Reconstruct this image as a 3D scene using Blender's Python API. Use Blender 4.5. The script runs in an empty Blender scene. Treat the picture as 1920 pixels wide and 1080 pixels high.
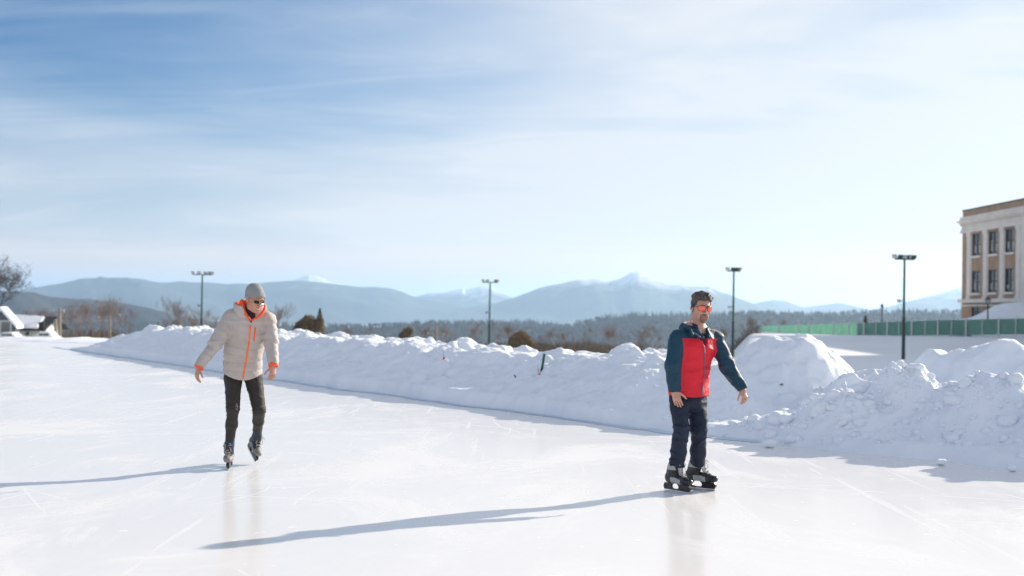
import bpy, math, random
import numpy as np
from mathutils import Vector, Matrix

# ------------------------------------------------------------------ camera, sky, sun, exposure
F_PX = 2400.0            # focal length in pixels of a 1920 wide picture
CAM_H = 1.66
ROLL = 0.0178
PITCH = math.atan(40.0 / F_PX)
SUN_AZ = math.radians(50.4)     # to the right of the view direction
SUN_EL = math.radians(20.6)
R = Vector((math.cos(ROLL), 0, math.sin(ROLL)))
FW = Vector((0, math.cos(PITCH), math.sin(PITCH)))
FW = (FW - R * FW.dot(R)).normalized()
UP = R.cross(FW).normalized()
CAM = Vector((0, 0, CAM_H))

def at(px, py, Y):
    """world point seen at photo pixel (px, py) lying at distance Y along +Y"""
    d = FW + R * ((px - 960) / F_PX) + UP * ((540 - py) / F_PX)
    return CAM + d * (Y / d.y)

scene = bpy.context.scene
cam_data = bpy.data.cameras.new('camera')
cam = bpy.data.objects.new('camera', cam_data)
scene.collection.objects.link(cam)
cam.matrix_world = Matrix(((R.x, UP.x, -FW.x, 0), (R.y, UP.y, -FW.y, 0), (R.z, UP.z, -FW.z, CAM_H), (0, 0, 0, 1)))
cam_data.sensor_width = 36.0
cam_data.lens = 36.0 * F_PX / 1920.0
cam_data.clip_start = 0.1
cam_data.clip_end = 60000
cam_data.dof.use_dof = True
cam_data.dof.focus_distance = 12.2
cam_data.dof.aperture_fstop = 1.9
scene.camera = cam

scene.view_settings.view_transform = 'Standard'
scene.view_settings.look = 'None'
scene.view_settings.gamma = 1.0
scene.view_settings.exposure = 1.05
scene.view_settings.use_curve_mapping = False
scene.cycles.volume_bounces = 1
scene.cycles.max_bounces = 8
scene.cycles.caustics_reflective = False

SUN_DIR = Vector((math.sin(SUN_AZ) * math.cos(SUN_EL), math.cos(SUN_AZ) * math.cos(SUN_EL), math.sin(SUN_EL)))
sun_data = bpy.data.lights.new('sun', 'SUN')
sun_data.energy = 3.55
sun_data.angle = math.radians(0.5)
sun_data.color = (1.0, 0.89, 0.75)
sun = bpy.data.objects.new('sun', sun_data)
scene.collection.objects.link(sun)
sun.rotation_euler = SUN_DIR.to_track_quat('Z', 'Y').to_euler()
sun.location = (60, 40, 40)

world = bpy.data.worlds.new('World')
scene.world = world
world.use_nodes = True
wn, wl = world.node_tree.nodes, world.node_tree.links
wn.clear()
def WN(t, **k):
    n = wn.new(t)
    for a, b in k.items():
        setattr(n, a, b)
    return n
w_out = WN('ShaderNodeOutputWorld')
w_bg = WN('ShaderNodeBackground')
w_bg.inputs['Strength'].default_value = 0.06
wl.new(w_bg.outputs[0], w_out.inputs[0])
w_sky = WN('ShaderNodeTexSky', sky_type='NISHITA', sun_disc=False, sun_elevation=SUN_EL, sun_rotation=SUN_AZ,
           altitude=500, air_density=1.0, dust_density=0.7, ozone_density=2.5)
# thin cirrus: noise on the direction projected to a cloud layer, thicker and brighter towards the sun
w_tc = WN('ShaderNodeTexCoord')
w_sep = WN('ShaderNodeSeparateXYZ'); wl.new(w_tc.outputs['Generated'], w_sep.inputs[0])
def wmath(op, a, b=None, c=None, clamp=False):
    n = WN('ShaderNodeMath', operation=op, use_clamp=clamp)
    for i, v in enumerate((a, b, c)):
        if v is None: continue
        if isinstance(v, (int, float)): n.inputs[i].default_value = v
        else: wl.new(v, n.inputs[i])
    return n.outputs[0]
zc = wmath('MAXIMUM', w_sep.outputs[2], 0.0)
den = wmath('ADD', zc, 0.16)
cx = wmath('DIVIDE', w_sep.outputs[0], den)
cy = wmath('DIVIDE', w_sep.outputs[1], den)
w_comb = WN('ShaderNodeCombineXYZ'); wl.new(cx, w_comb.inputs[0]); wl.new(cy, w_comb.inputs[1])
def wnoise(scale_xyz, loc, scale, detail, rough, dist, rz=0.0):
    m = WN('ShaderNodeMapping'); m.inputs['Scale'].default_value = scale_xyz; m.inputs['Location'].default_value = loc
    m.inputs['Rotation'].default_value = (0, 0, rz)
    wl.new(w_comb.outputs[0], m.inputs[0])
    n = WN('ShaderNodeTexNoise'); n.inputs['Scale'].default_value = scale; n.inputs['Detail'].default_value = detail
    n.inputs['Roughness'].default_value = rough; n.inputs['Distortion'].default_value = dist
    wl.new(m.outputs[0], n.inputs['Vector'])
    return n.outputs[0]
n1 = wnoise((0.55, 0.8, 1), (3.1, 7.3, 0), 0.9, 5, 0.5, 0.5, 0.5)
n2 = wnoise((0.8, 2.2, 1), (1.7, 2.3, 0), 1.4, 7, 0.6, 0.9, 0.35)
def ramp(sock, a, b):
    n = WN('ShaderNodeMapRange', interpolation_type='SMOOTHSTEP')
    wl.new(sock, n.inputs[0]); n.inputs[1].default_value = a; n.inputs[2].default_value = b
    return n.outputs[0]
w_dot = WN('ShaderNodeVectorMath', operation='DOT_PRODUCT')
wl.new(w_tc.outputs['Generated'], w_dot.inputs[0]); w_dot.inputs[1].default_value = SUN_DIR
near_sun = ramp(w_dot.outputs['Value'], 0.30, 0.95)
low = WN('ShaderNodeMapRange', interpolation_type='SMOOTHSTEP'); wl.new(w_sep.outputs[2], low.inputs[0])
low.inputs[1].default_value = 0.17; low.inputs[2].default_value = 0.02
c1 = wmath('MULTIPLY', ramp(n1, 0.34, 0.70), 0.5)
c2 = wmath('MULTIPLY', ramp(n2, 0.40, 0.78), 0.24)
veil = wmath('ADD', wmath('MULTIPLY', near_sun, 0.66), wmath('MULTIPLY', low.outputs[0], 0.65))
behind = ramp(wmath('MULTIPLY', w_sep.outputs[1], -1.0), -0.25, 0.45)     # unseen cloud veil added behind the camera to brighten the shaded snow
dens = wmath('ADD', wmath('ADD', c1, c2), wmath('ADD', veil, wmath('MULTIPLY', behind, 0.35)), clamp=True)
dens = wmath('MULTIPLY', dens, 0.96)
zw = wmath('ADD', w_sep.outputs[2], wmath('MULTIPLY', wmath('SUBTRACT', n2, 0.5), 0.03))
low2 = WN('ShaderNodeMapRange', interpolation_type='SMOOTHSTEP'); wl.new(zw, low2.inputs[0])
low2.inputs[1].default_value = 0.062; low2.inputs[2].default_value = 0.036
dens = wmath('MAXIMUM', dens, wmath('MULTIPLY', low2.outputs[0], 0.93))        # pale bank of cloud low over the mountains
w_mix = WN('ShaderNodeMix', data_type='RGBA')
wl.new(dens, w_mix.inputs[0])
w_boost = WN('ShaderNodeMix', data_type='RGBA', blend_type='MULTIPLY'); w_boost.inputs[0].default_value = 1.0
wl.new(w_sky.outputs[0], w_boost.inputs[6]); w_boost.inputs[7].default_value = (0.21, 0.50, 0.75, 1)
wl.new(w_boost.outputs[2], w_mix.inputs[6])
w_cl = WN('ShaderNodeMix', data_type='RGBA'); wl.new(near_sun, w_cl.inputs[0])
w_cl.inputs[6].default_value = (5.9, 6.35, 7.1, 1)
w_cl.inputs[7].default_value = (6.7, 6.8, 6.95, 1)
w_cl2 = WN('ShaderNodeMix', data_type='RGBA'); wl.new(low.outputs[0], w_cl2.inputs[0]); wl.new(w_cl.outputs[2], w_cl2.inputs[6])
w_cl2.inputs[7].default_value = (6.9, 6.65, 6.45, 1)
w_cl3 = WN('ShaderNodeMix', data_type='RGBA'); wl.new(low2.outputs[0], w_cl3.inputs[0]); wl.new(w_cl2.outputs[2], w_cl3.inputs[6])
w_cl3.inputs[7].default_value = (8.2, 6.85, 6.0, 1)
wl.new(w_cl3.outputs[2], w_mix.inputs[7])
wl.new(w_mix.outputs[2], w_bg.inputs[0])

# ------------------------------------------------------------------ helpers
rng = np.random.default_rng(7)
random.seed(7)
COL = scene.collection

def tag(o, label=None, cat=None, group=None, kind=None):
    if label: o['label'] = label
    if cat: o['category'] = cat
    if group: o['group'] = group
    if kind: o['kind'] = kind
    return o

def empty(name, loc, label, cat, group=None):
    o = bpy.data.objects.new(name, None)
    o.location = loc; COL.objects.link(o)
    o.empty_display_size = 0.3
    return tag(o, label, cat, group)

def mesh_np(name, V, F, mats, smooth=False, fm=None):
    """F: (n,3) or (n,4) array, or a list of faces"""
    me = bpy.data.meshes.new(name)
    if isinstance(F, np.ndarray):
        k = F.shape[1]; n = len(F)
        me.vertices.add(len(V)); me.vertices.foreach_set('co', np.asarray(V, np.float32).ravel())
        me.loops.add(n * k); me.loops.foreach_set('vertex_index', F.astype(np.int32).ravel())
        me.polygons.add(n); me.polygons.foreach_set('loop_start', np.arange(0, n * k, k, dtype=np.int32))
        me.polygons.foreach_set('loop_total', np.full(n, k, np.int32))
        me.update(calc_edges=True); me.validate()
    else:
        me.from_pydata([tuple(v) for v in V], [], F)
    if not isinstance(mats, (list, tuple)): mats = [mats]
    for m in mats: me.materials.append(m)
    if fm is not None and len(me.polygons) == len(fm):
        me.polygons.foreach_set('material_index', np.asarray(fm, np.int32))
    if smooth:
        me.polygons.foreach_set('use_smooth', np.ones(len(me.polygons), bool))
    return me

def link(name, me, parent=None, loc=(0, 0, 0)):
    o = bpy.data.objects.new(name, me); o.location = loc
    if parent is not None: o.parent = parent
    COL.objects.link(o)
    return o

def root_of(o):
    while o.parent: o = o.parent
    return o

class MB:
    """collects simple shapes into one mesh"""
    def __init__(s): s.v = []; s.f = []; s.m = []; s.cur = 0
    def add(s, V, F):
        n = len(s.v); s.v += [tuple(p) for p in V]; s.f += [tuple(i + n for i in f) for f in F]; s.m += [s.cur] * len(F)
    def hexa(s, P): s.add(P, [(0, 3, 2, 1), (4, 5, 6, 7), (0, 1, 5, 4), (1, 2, 6, 5), (2, 3, 7, 6), (3, 0, 4, 7)])
    def box(s, lo, hi, X=(1, 0, 0), Y=(0, 1, 0), Z=(0, 0, 1), O=(0, 0, 0)):
        X, Y, Z, O = map(Vector, (X, Y, Z, O))
        c = [(a, b, cc) for cc in (lo[2], hi[2]) for a, b in ((lo[0], lo[1]), (hi[0], lo[1]), (hi[0], hi[1]), (lo[0], hi[1]))]
        s.hexa([O + X * a + Y * b + Z * d for a, b, d in c])
    def tube(s, pts, rad, n=8, caps=True):
        pts = [Vector(p) for p in pts]
        if not isinstance(rad, (list, tuple)): rad = [rad] * len(pts)
        base = len(s.v); prev = None
        V = []
        for i, p in enumerate(pts):
            t = (pts[min(i + 1, len(pts) - 1)] - pts[max(i - 1, 0)]).normalized()
            if prev is None:
                a = Vector((0, 0, 1)) if abs(t.z) < 0.9 else Vector((1, 0, 0))
                prev = t.cross(a).normalized()
            prev = (prev - t * prev.dot(t)).normalized(); b = t.cross(prev)
            for k in range(n):
                an = 2 * math.pi * k / n
                V.append(p + (prev * math.cos(an) + b * math.sin(an)) * rad[i])
        Fs = []
        for i in range(len(pts) - 1):
            for k in range(n):
                a0 = i * n + k; a1 = i * n + (k + 1) % n
                Fs.append((a0, a1, a1 + n, a0 + n))
        if caps:
            Fs.append(tuple(range(n - 1, -1, -1))); Fs.append(tuple((len(pts) - 1) * n + k for k in range(n)))
        s.add(V, Fs)
    def prism(s, poly, h0, h1, X, Y, Z, O=(0, 0, 0)):
        """poly in X/Y, extruded along Z between h0 and h1"""
        X, Y, Z, O = map(Vector, (X, Y, Z, O)); n = len(poly)
        V = [O + X * a + Y * b + Z * h0 for a, b in poly] + [O + X * a + Y * b + Z * h1 for a, b in poly]
        Fs = [tuple(range(n - 1, -1, -1)), tuple(range(n, 2 * n))] + [(i, (i + 1) % n, n + (i + 1) % n, n + i) for i in range(n)]
        s.add(V, Fs)
    def build(s, name, mats, parent=None, loc=None, smooth=False):
        """vertices are in world space; they are made local to the root (or to loc when top-level)"""
        if parent is not None: o0 = Vector(root_of(parent).location)
        else: o0 = Vector(loc) if loc is not None else Vector((0, 0, 0))
        V = [(Vector(p) - o0) for p in s.v]
        me = mesh_np(name, V, s.f, mats, smooth, s.m if isinstance(mats, (list, tuple)) else None)
        return link(name, me, parent, o0 if parent is None else (0, 0, 0))

# value noise in numpy
def _hash(ix, iy, iz, seed):
    h = (ix * 374761393 + iy * 668265263 + iz * 2147483647 + seed * 1274126177) & 0xffffffff
    h = ((h ^ (h >> 13)) * 1274126177) & 0xffffffff
    return ((h ^ (h >> 16)) & 0xffff) / 32767.5 - 1.0
def vnoise(P, scale=1.0, seed=0):
    Q = np.asarray(P, np.float64) * scale
    I = np.floor(Q).astype(np.int64); f = Q - I; f = f * f * f * (f * (f * 6 - 15) + 10)
    x, y, z = I[..., 0], I[..., 1], I[..., 2]; fx, fy, fz = f[..., 0], f[..., 1], f[..., 2]
    r = 0
    for dx in (0, 1):
        for dy in (0, 1):
            for dz in (0, 1):
                r = r + _hash(x + dx, y + dy, z + dz, seed) * (fx if dx else 1 - fx) * (fy if dy else 1 - fy) * (fz if dz else 1 - fz)
    return r
def fbm(P, scale=1.0, octv=4, seed=0, gain=0.5, ridged=False):
    r = 0; a = 1.0; t = 0
    for o in range(octv):
        n = vnoise(P, scale * 2.03 ** o, seed + o * 17)
        if ridged: n = 1 - 2 * np.abs(n)
        r = r + n * a; t += a; a *= gain
    return r / t
def worley(P, scale, seed=0):
    """distance to nearest feature point in 2-D cells, and a random value of that cell"""
    Q = np.asarray(P)[..., :2] * scale; I = np.floor(Q).astype(np.int64)
    best = np.full(Q.shape[:-1], 9.0); val = np.zeros(Q.shape[:-1])
    for dx in (-1, 0, 1):
        for dy in (-1, 0, 1):
            cx_, cy_ = I[..., 0] + dx, I[..., 1] + dy
            px = cx_ + 0.5 + 0.45 * _hash(cx_, cy_, cx_ * 0, seed); py = cy_ + 0.5 + 0.45 * _hash(cx_, cy_, cx_ * 0 + 3, seed)
            d = np.hypot(Q[..., 0] - px, Q[..., 1] - py); m = d < best
            best = np.where(m, d, best); val = np.where(m, _hash(cx_, cy_, cx_ * 0 + 9, seed), val)
    return best, val
def sstep(x, a, b):
    t = np.clip((x - a) / (b - a), 0, 1); return t * t * (3 - 2 * t)

# ------------------------------------------------------------------ materials
def mat(name, color, rough=0.6, var=0.0, scale=5.0, color2=None, bump=0.0, bscale=40.0, metal=0.0, spec=0.5, sheen=0.0, trans=0.0, coat=0.0, stretch=(1, 1, 1)):
    m = bpy.data.materials.new(name); m.use_nodes = True
    nt = m.node_tree; b = nt.nodes['Principled BSDF']
    b.inputs['Roughness'].default_value = rough; b.inputs['Metallic'].default_value = metal
    b.inputs['Specular IOR Level'].default_value = spec
    if sheen: b.inputs['Sheen Weight'].default_value = sheen
    if coat: b.inputs['Coat Weight'].default_value = coat; b.inputs['Coat Roughness'].default_value = 0.1
    tc = nt.nodes.new('ShaderNodeTexCoord'); mp = nt.nodes.new('ShaderNodeMapping')
    mp.inputs['Scale'].default_value = stretch
    nt.links.new(tc.outputs['Object'], mp.inputs[0])
    n = nt.nodes.new('ShaderNodeTexNoise'); n.inputs['Scale'].default_value = scale; n.inputs['Detail'].default_value = 6
    nt.links.new(mp.outputs[0], n.inputs['Vector'])
    mx = nt.nodes.new('ShaderNodeMix'); mx.data_type = 'RGBA'
    c2 = color2 if color2 else tuple(c * (1 - var) for c in color)
    mx.inputs[6].default_value = (*color, 1); mx.inputs[7].default_value = (*c2, 1)
    rp = nt.nodes.new('ShaderNodeMapRange'); rp.inputs[1].default_value = 0.35; rp.inputs[2].default_value = 0.65
    nt.links.new(n.outputs[0], rp.inputs[0]); nt.links.new(rp.outputs[0], mx.inputs[0])
    nt.links.new(mx.outputs[2], b.inputs['Base Color'])
    if bump:
        n2 = nt.nodes.new('ShaderNodeTexNoise'); n2.inputs['Scale'].default_value = bscale; n2.inputs['Detail'].default_value = 4
        nt.links.new(tc.outputs['Object'], n2.inputs['Vector'])
        bp = nt.nodes.new('ShaderNodeBump'); bp.inputs['Strength'].default_value = bump; bp.inputs['Distance'].default_value = 0.02
        nt.links.new(n2.outputs[0], bp.inputs['Height']); nt.links.new(bp.outputs[0], b.inputs['Normal'])
    if trans:
        out = nt.nodes['Material Output']; tr = nt.nodes.new('ShaderNodeBsdfTranslucent'); ms = nt.nodes.new('ShaderNodeMixShader')
        nt.links.new(mx.outputs[2], tr.inputs[0]); ms.inputs[0].default_value = trans
        nt.links.new(b.outputs[0], ms.inputs[1]); nt.links.new(tr.outputs[0], ms.inputs[2]); nt.links.new(ms.outputs[0], out.inputs[0])
    return m

M = {}
M['snow'] = mat('snow', (0.885, 0.915, 0.96), 0.75, 0, 1.3, (0.835, 0.87, 0.93), bump=0.5, bscale=17, spec=0.25)
M['field'] = mat('field_snow', (0.84, 0.85, 0.87), 0.8, 0, 0.03, (0.76, 0.78, 0.80), spec=0.15)
M['pole'] = mat('pole_green_paint', (0.018, 0.11, 0.075), 0.35, 0.3, 3)
M['pole_low'] = mat('pole_lower_paint', (0.018, 0.028, 0.03), 0.45, 0.3, 3)
M['lampcase'] = mat('lamp_casing', (0.02, 0.06, 0.045), 0.4, 0.3, 8)
M['lampglass'] = mat('lamp_glass', (0.55, 0.52, 0.5), 0.2, 0.15, 8)
M['screen'] = mat('windscreen_mesh', (0.36, 0.58, 0.49), 0.8, 0.12, 1.2, trans=0.7)
M['post'] = mat('fence_post', (0.72, 0.68, 0.66), 0.5, 0.15, 4)
M['brick'] = mat('brick', (0.44, 0.29, 0.19), 0.9, 0, 0.8, (0.35, 0.225, 0.145))
M['stone'] = mat('pale_stone', (0.82, 0.75, 0.67), 0.85, 0, 0.6, (0.72, 0.65, 0.58))
M['winframe'] = mat('dark_window_frame', (0.045, 0.05, 0.045), 0.5, 0.2, 4)
M['glass'] = mat('window_glass', (0.05, 0.06, 0.065), 0.05, 0.2, 0.7, spec=1.0)
M['blind_glare'] = mat('window_blind_glare', (0.42, 0.42, 0.38), 0.8, 0.15, 1)
M['iron'] = mat('lamp_iron', (0.02, 0.025, 0.025), 0.45, 0.2, 6)
M['lantern'] = mat('lantern_glass', (0.5, 0.5, 0.46), 0.25, 0.1, 6)
M['bark'] = mat('bark', (0.095, 0.075, 0.06), 0.9, 0, 2, (0.05, 0.04, 0.034))
M['bark_pale'] = mat('bark_pale', (0.30, 0.235, 0.20), 0.9, 0, 2, (0.18, 0.14, 0.12))
M['brush'] = mat('brown_brush', (0.15, 0.105, 0.07), 0.9, 0, 0.15, (0.08, 0.06, 0.045))
M['shrub'] = mat('shrub_leaf', (0.30, 0.21, 0.11), 0.8, 0, 0.9, (0.18, 0.135, 0.075), trans=0.25)
M['needle'] = mat('conifer_needle', (0.07, 0.10, 0.055), 0.8, 0, 0.9, (0.13, 0.12, 0.06), trans=0.15)
M['far_conifer'] = mat('far_conifer', (0.03, 0.045, 0.04), 0.9, 0, 0.02, (0.05, 0.06, 0.05))
M['far_bare'] = mat('far_bare_wood', (0.085, 0.07, 0.062), 0.9, 0, 0.02, (0.05, 0.042, 0.04))
M['roof_dark'] = mat('dark_roof', (0.02, 0.024, 0.03), 0.7, 0.3, 1)
M['siding'] = mat('white_siding', (0.62, 0.64, 0.60), 0.7, 0.1, 0.8)
M['wallgrey'] = mat('grey_gable_wall', (0.10, 0.115, 0.13), 0.8, 0.15, 0.6)
M['carpaint'] = mat('white_car_paint', (0.72, 0.72, 0.72), 0.25, 0.06, 1.5, coat=0.6)
M['carglass'] = mat('car_glass', (0.03, 0.05, 0.05), 0.08, 0.2, 2, spec=0.8)
M['rubber'] = mat('rubber', (0.02, 0.02, 0.02), 0.8, 0.3, 9)
M['utility'] = mat('utility_pole_wood', (0.34, 0.29, 0.24), 0.85, 0.25, 2)

def ice_material():
    m = bpy.data.materials.new('rink_ice'); m.use_nodes = True; nt = m.node_tree; N = nt.nodes; L = nt.links
    b = N['Principled BSDF']
    geo = N.new('ShaderNodeNewGeometry')
    def nz(scale, detail=5, rough=0.6, sc=(1, 1, 1), rz=0.0, dist=0.0):
        mp = N.new('ShaderNodeMapping'); mp.inputs['Scale'].default_value = sc; mp.inputs['Rotation'].default_value = (0, 0, rz)
        L.new(geo.outputs['Position'], mp.inputs[0])
        n = N.new('ShaderNodeTexNoise'); n.inputs['Scale'].default_value = scale; n.inputs['Detail'].default_value = detail
        n.inputs['Roughness'].default_value = rough; n.inputs['Distortion'].default_value = dist
        L.new(mp.outputs[0], n.inputs['Vector']); return n.outputs[0]
    def rg(s, a, b_, c=0.0, d=1.0):
        n = N.new('ShaderNodeMapRange'); n.interpolation_type = 'SMOOTHSTEP'; L.new(s, n.inputs[0])
        n.inputs[1].default_value = a; n.inputs[2].default_value = b_; n.inputs[3].default_value = c; n.inputs[4].default_value = d
        return n.outputs[0]
    def mth(op, a, b_=None, clamp=False):
        n = N.new('ShaderNodeMath'); n.operation = op; n.use_clamp = clamp
        for i, v in enumerate((a, b_)):
            if v is None: continue
            if isinstance(v, (int, float)): n.inputs[i].default_value = v
            else: L.new(v, n.inputs[i])
        return n.outputs[0]
    frost = rg(nz(0.5, 8, 0.65, (1, 0.55, 1), 0.3, 0.6), 0.42, 0.66)
    specks = rg(nz(7.0, 3, 0.5), 0.69, 0.74)
    streak = rg(nz(1.1, 6, 0.7, (1, 0.12, 1), 1.1, 0.4), 0.6, 0.7)
    streak2 = rg(nz(1.6, 6, 0.7, (1, 0.08, 1), -0.75, 0.3), 0.63, 0.72)
    # long curved skate cuts: thin rings of large radius, broken up by noise
    sep = N.new('ShaderNodeSeparateXYZ'); L.new(geo.outputs['Position'], sep.inputs[0])
    lines = None
    rr = random.Random(5)
    wob = mth('MULTIPLY', nz(0.4, 2, 0.4), 0.4)
    for i in range(30):
        ang = rr.uniform(0, 6.28); rad = rr.uniform(1.2, 16)
        tx = rr.uniform(-5, 4); ty = rr.uniform(7, 17)
        cxx = tx + rad * math.cos(ang); cyy = ty + rad * math.sin(ang)
        dx = mth('SUBTRACT', sep.outputs[0], cxx); dy = mth('SUBTRACT', sep.outputs[1], cyy)
        d = mth('SQRT', mth('ADD', mth('MULTIPLY', dx, dx), mth('MULTIPLY', dy, dy)))
        d = mth('ABSOLUTE', mth('SUBTRACT', mth('ADD', d, wob), rad))
        l = rg(d, 0.006, 0.022, 1.0, 0.0)
        lines = l if lines is None else mth('MAXIMUM', lines, l)
    lines = mth('MULTIPLY', lines, rg(nz(0.35, 3, 0.5), 0.5, 0.6, 0.0, 0.5))
    for an_, th_ in ((0.2, .64), (0.9, .66), (1.5, .65), (2.2, .66), (2.8, .64)):      # fine overlapping blade cuts
        lines = mth('MAXIMUM', lines, mth('MULTIPLY', rg(nz(4.5, 3, 0.6, (1, 0.03, 1), an_, 0.15), th_, th_ + .05), .4))
    white = mth('MAXIMUM', mth('MAXIMUM', mth('MULTIPLY', frost, 0.55), mth('MULTIPLY', specks, 0.8)),
                mth('MAXIMUM', mth('MULTIPLY', mth('MAXIMUM', streak, streak2), 0.45), lines), True)
    mx = N.new('ShaderNodeMix'); mx.data_type = 'RGBA'
    mx.inputs[6].default_value = (0.82, 0.81, 0.80, 1); mx.inputs[7].default_value = (0.885, 0.88, 0.875, 1)
    L.new(white, mx.inputs[0]); L.new(mx.outputs[2], b.inputs['Base Color'])
    ro = rg(white, 0.0, 1.0, 0.17, 0.5); L.new(ro, b.inputs['Roughness'])
    b.inputs['IOR'].default_value = 1.31
    b.inputs['Specular IOR Level'].default_value = 0.14
    bp = N.new('ShaderNodeBump'); bp.inputs['Strength'].default_value = 0.12; bp.inputs['Distance'].default_value = 0.01
    hh = mth('ADD', mth('MULTIPLY', white, 0.5), mth('MULTIPLY', nz(3.0, 5, 0.6), 0.6))
    L.new(hh, bp.inputs['Height']); L.new(bp.outputs[0], b.inputs['Normal'])
    return m
M['ice'] = ice_material()

def mountain_material(name, snow_lo, snow_hi, forest=(0.045, 0.055, 0.05), nscale=0.004):
    m = bpy.data.materials.new(name); m.use_nodes = True; nt = m.node_tree; N = nt.nodes; L = nt.links
    b = N['Principled BSDF']; b.inputs['Roughness'].default_value = 0.95; b.inputs['Specular IOR Level'].default_value = 0.1
    geo = N.new('ShaderNodeNewGeometry'); sep = N.new('ShaderNodeSeparateXYZ'); L.new(geo.outputs['Position'], sep.inputs[0])
    n = N.new('ShaderNodeTexNoise'); n.inputs['Scale'].default_value = nscale; n.inputs['Detail'].default_value = 9; n.inputs['Roughness'].default_value = 0.65
    L.new(geo.outputs['Position'], n.inputs['Vector'])
    a = N.new('ShaderNodeMath'); a.operation = 'MULTIPLY_ADD'; L.new(n.outputs[0], a.inputs[0]); a.inputs[1].default_value = (snow_hi - snow_lo) * 2.4
    L.new(sep.outputs[2], a.inputs[2])
    r = N.new('ShaderNodeMapRange'); r.interpolation_type = 'SMOOTHSTEP'; L.new(a.outputs[0], r.inputs[0])
    r.inputs[1].default_value = snow_lo + (snow_hi - snow_lo) * 1.2; r.inputs[2].default_value = snow_hi + (snow_hi - snow_lo) * 1.2
    n2 = N.new('ShaderNodeTexNoise'); n2.inputs['Scale'].default_value = nscale * 3; n2.inputs['Detail'].default_value = 8
    L.new(geo.outputs['Position'], n2.inputs['Vector'])
    f = N.new('ShaderNodeMix'); f.data_type = 'RGBA'; L.new(n2.outputs[0], f.inputs[0])
    f.inputs[6].default_value = (*[c * 0.6 for c in forest], 1); f.inputs[7].default_value = (*[c * 2.0 for c in forest], 1)
    x = N.new('ShaderNodeMix'); x.data_type = 'RGBA'; L.new(r.outputs[0], x.inputs[0]); L.new(f.outputs[2], x.inputs[6])
    x.inputs[7].default_value = (0.8, 0.82, 0.85, 1); L.new(x.outputs[2], b.inputs['Base Color'])
    return m
# ------------------------------------------------------------------ the ground, the ice, the snow banks, the mountains
HOR = lambda x: 580 + ROLL * (x - 960)
P0 = np.array([2.19, 17.6]); E = np.array([.55, -.835]); NRM = np.array([.835, .55])

def terrain_z(X, Y):
    t = (X - P0[0]) * NRM[0] + (Y - P0[1]) * NRM[1]
    D = Y
    a = X / np.maximum(Y, 1.0)
    zl = np.interp(D, [50, 60, 110, 240, 600, 2500, 9000, 30000], [-1.2, -1.7, -2.4, -6.5, -20, -66, -110, -110])
    zr = np.interp(D, [30, 77, 168, 225, 280, 600, 2500, 9000, 30000], [-1.3, -1.45, -0.9, -2.6, -8, -20, -66, -110, -110])
    rise = np.clip((a - .27) / .13, 0, 1.3) * .9 * sstep(D, 100, 160) * (1 - sstep(D, 240, 330))
    behind = sstep(X + Y * 0.3, 97, 112) * 1.7 * (1 - sstep(D, 230, 320)) * sstep(D, 60, 90)
    w = sstep(a, .165, .19)
    z = zl * (1 - w) + (zr + rise + behind) * w
    z = z + 0.12 * vnoise(np.stack([X, Y, X * 0], -1), 0.06, 3) * sstep(D, 40, 80)
    inside = np.maximum(sstep(-t, -2.2, -0.6) * (1 - sstep(Y, 56.5, 60)), 1 - sstep(Y, 8, 20))
    inside = np.where((t > 3.0) & (Y < 46), 0, inside)
    inside = np.maximum(inside, sstep(Y, 44, 46) * (1 - sstep(Y, 56.5, 60)) * (1 - sstep(X, -10, -6)))
    return z * (1 - inside) + (-0.05) * inside

def sheet(name, xs, ys, m, kind='structure'):
    X, Y = np.meshgrid(xs, ys, indexing='ij')
    Z = terrain_z(X, Y)
    V = np.stack([X, Y, Z], -1).reshape(-1, 3); ny = len(ys)
    i, j = np.meshgrid(np.arange(len(xs) - 1), np.arange(ny - 1), indexing='ij')
    a = (i * ny + j).ravel(); Fq = np.stack([a, a + ny, a + ny + 1, a + 1], -1)
    o = link(name, mesh_np(name, V, Fq, m, True)); o['kind'] = kind
    return o
xs = np.unique(np.concatenate([np.linspace(-60, 70, 200), -np.geomspace(60, 14000, 60), np.geomspace(70, 14000, 60)]))
ys = np.unique(np.concatenate([np.linspace(-200, -10, 10), np.linspace(-10, 120, 200), np.geomspace(120, 26000, 150)]))
sheet('ground', xs, ys, M['field'])

# the ice: one polygon following the foot of the bank
def on_line(s, t): return P0 + E * s + NRM * t
q = [on_line(14, 1.6), on_line(6, 1.6), on_line(1, .8), on_line(-12, .5), on_line(-36, 3.0)]
poly = [(-90, -30), (24, -30), tuple(q[0]), tuple(q[1]), tuple(q[2]), tuple(q[3]), tuple(q[4]), (-15, 56), (-90, 56)]
ice = link('ice_rink', mesh_np('ice_rink', [(x, y, 0.0) for x, y in poly], [tuple(range(len(poly)))], M['ice']))
ice['kind'] = 'structure'

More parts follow.
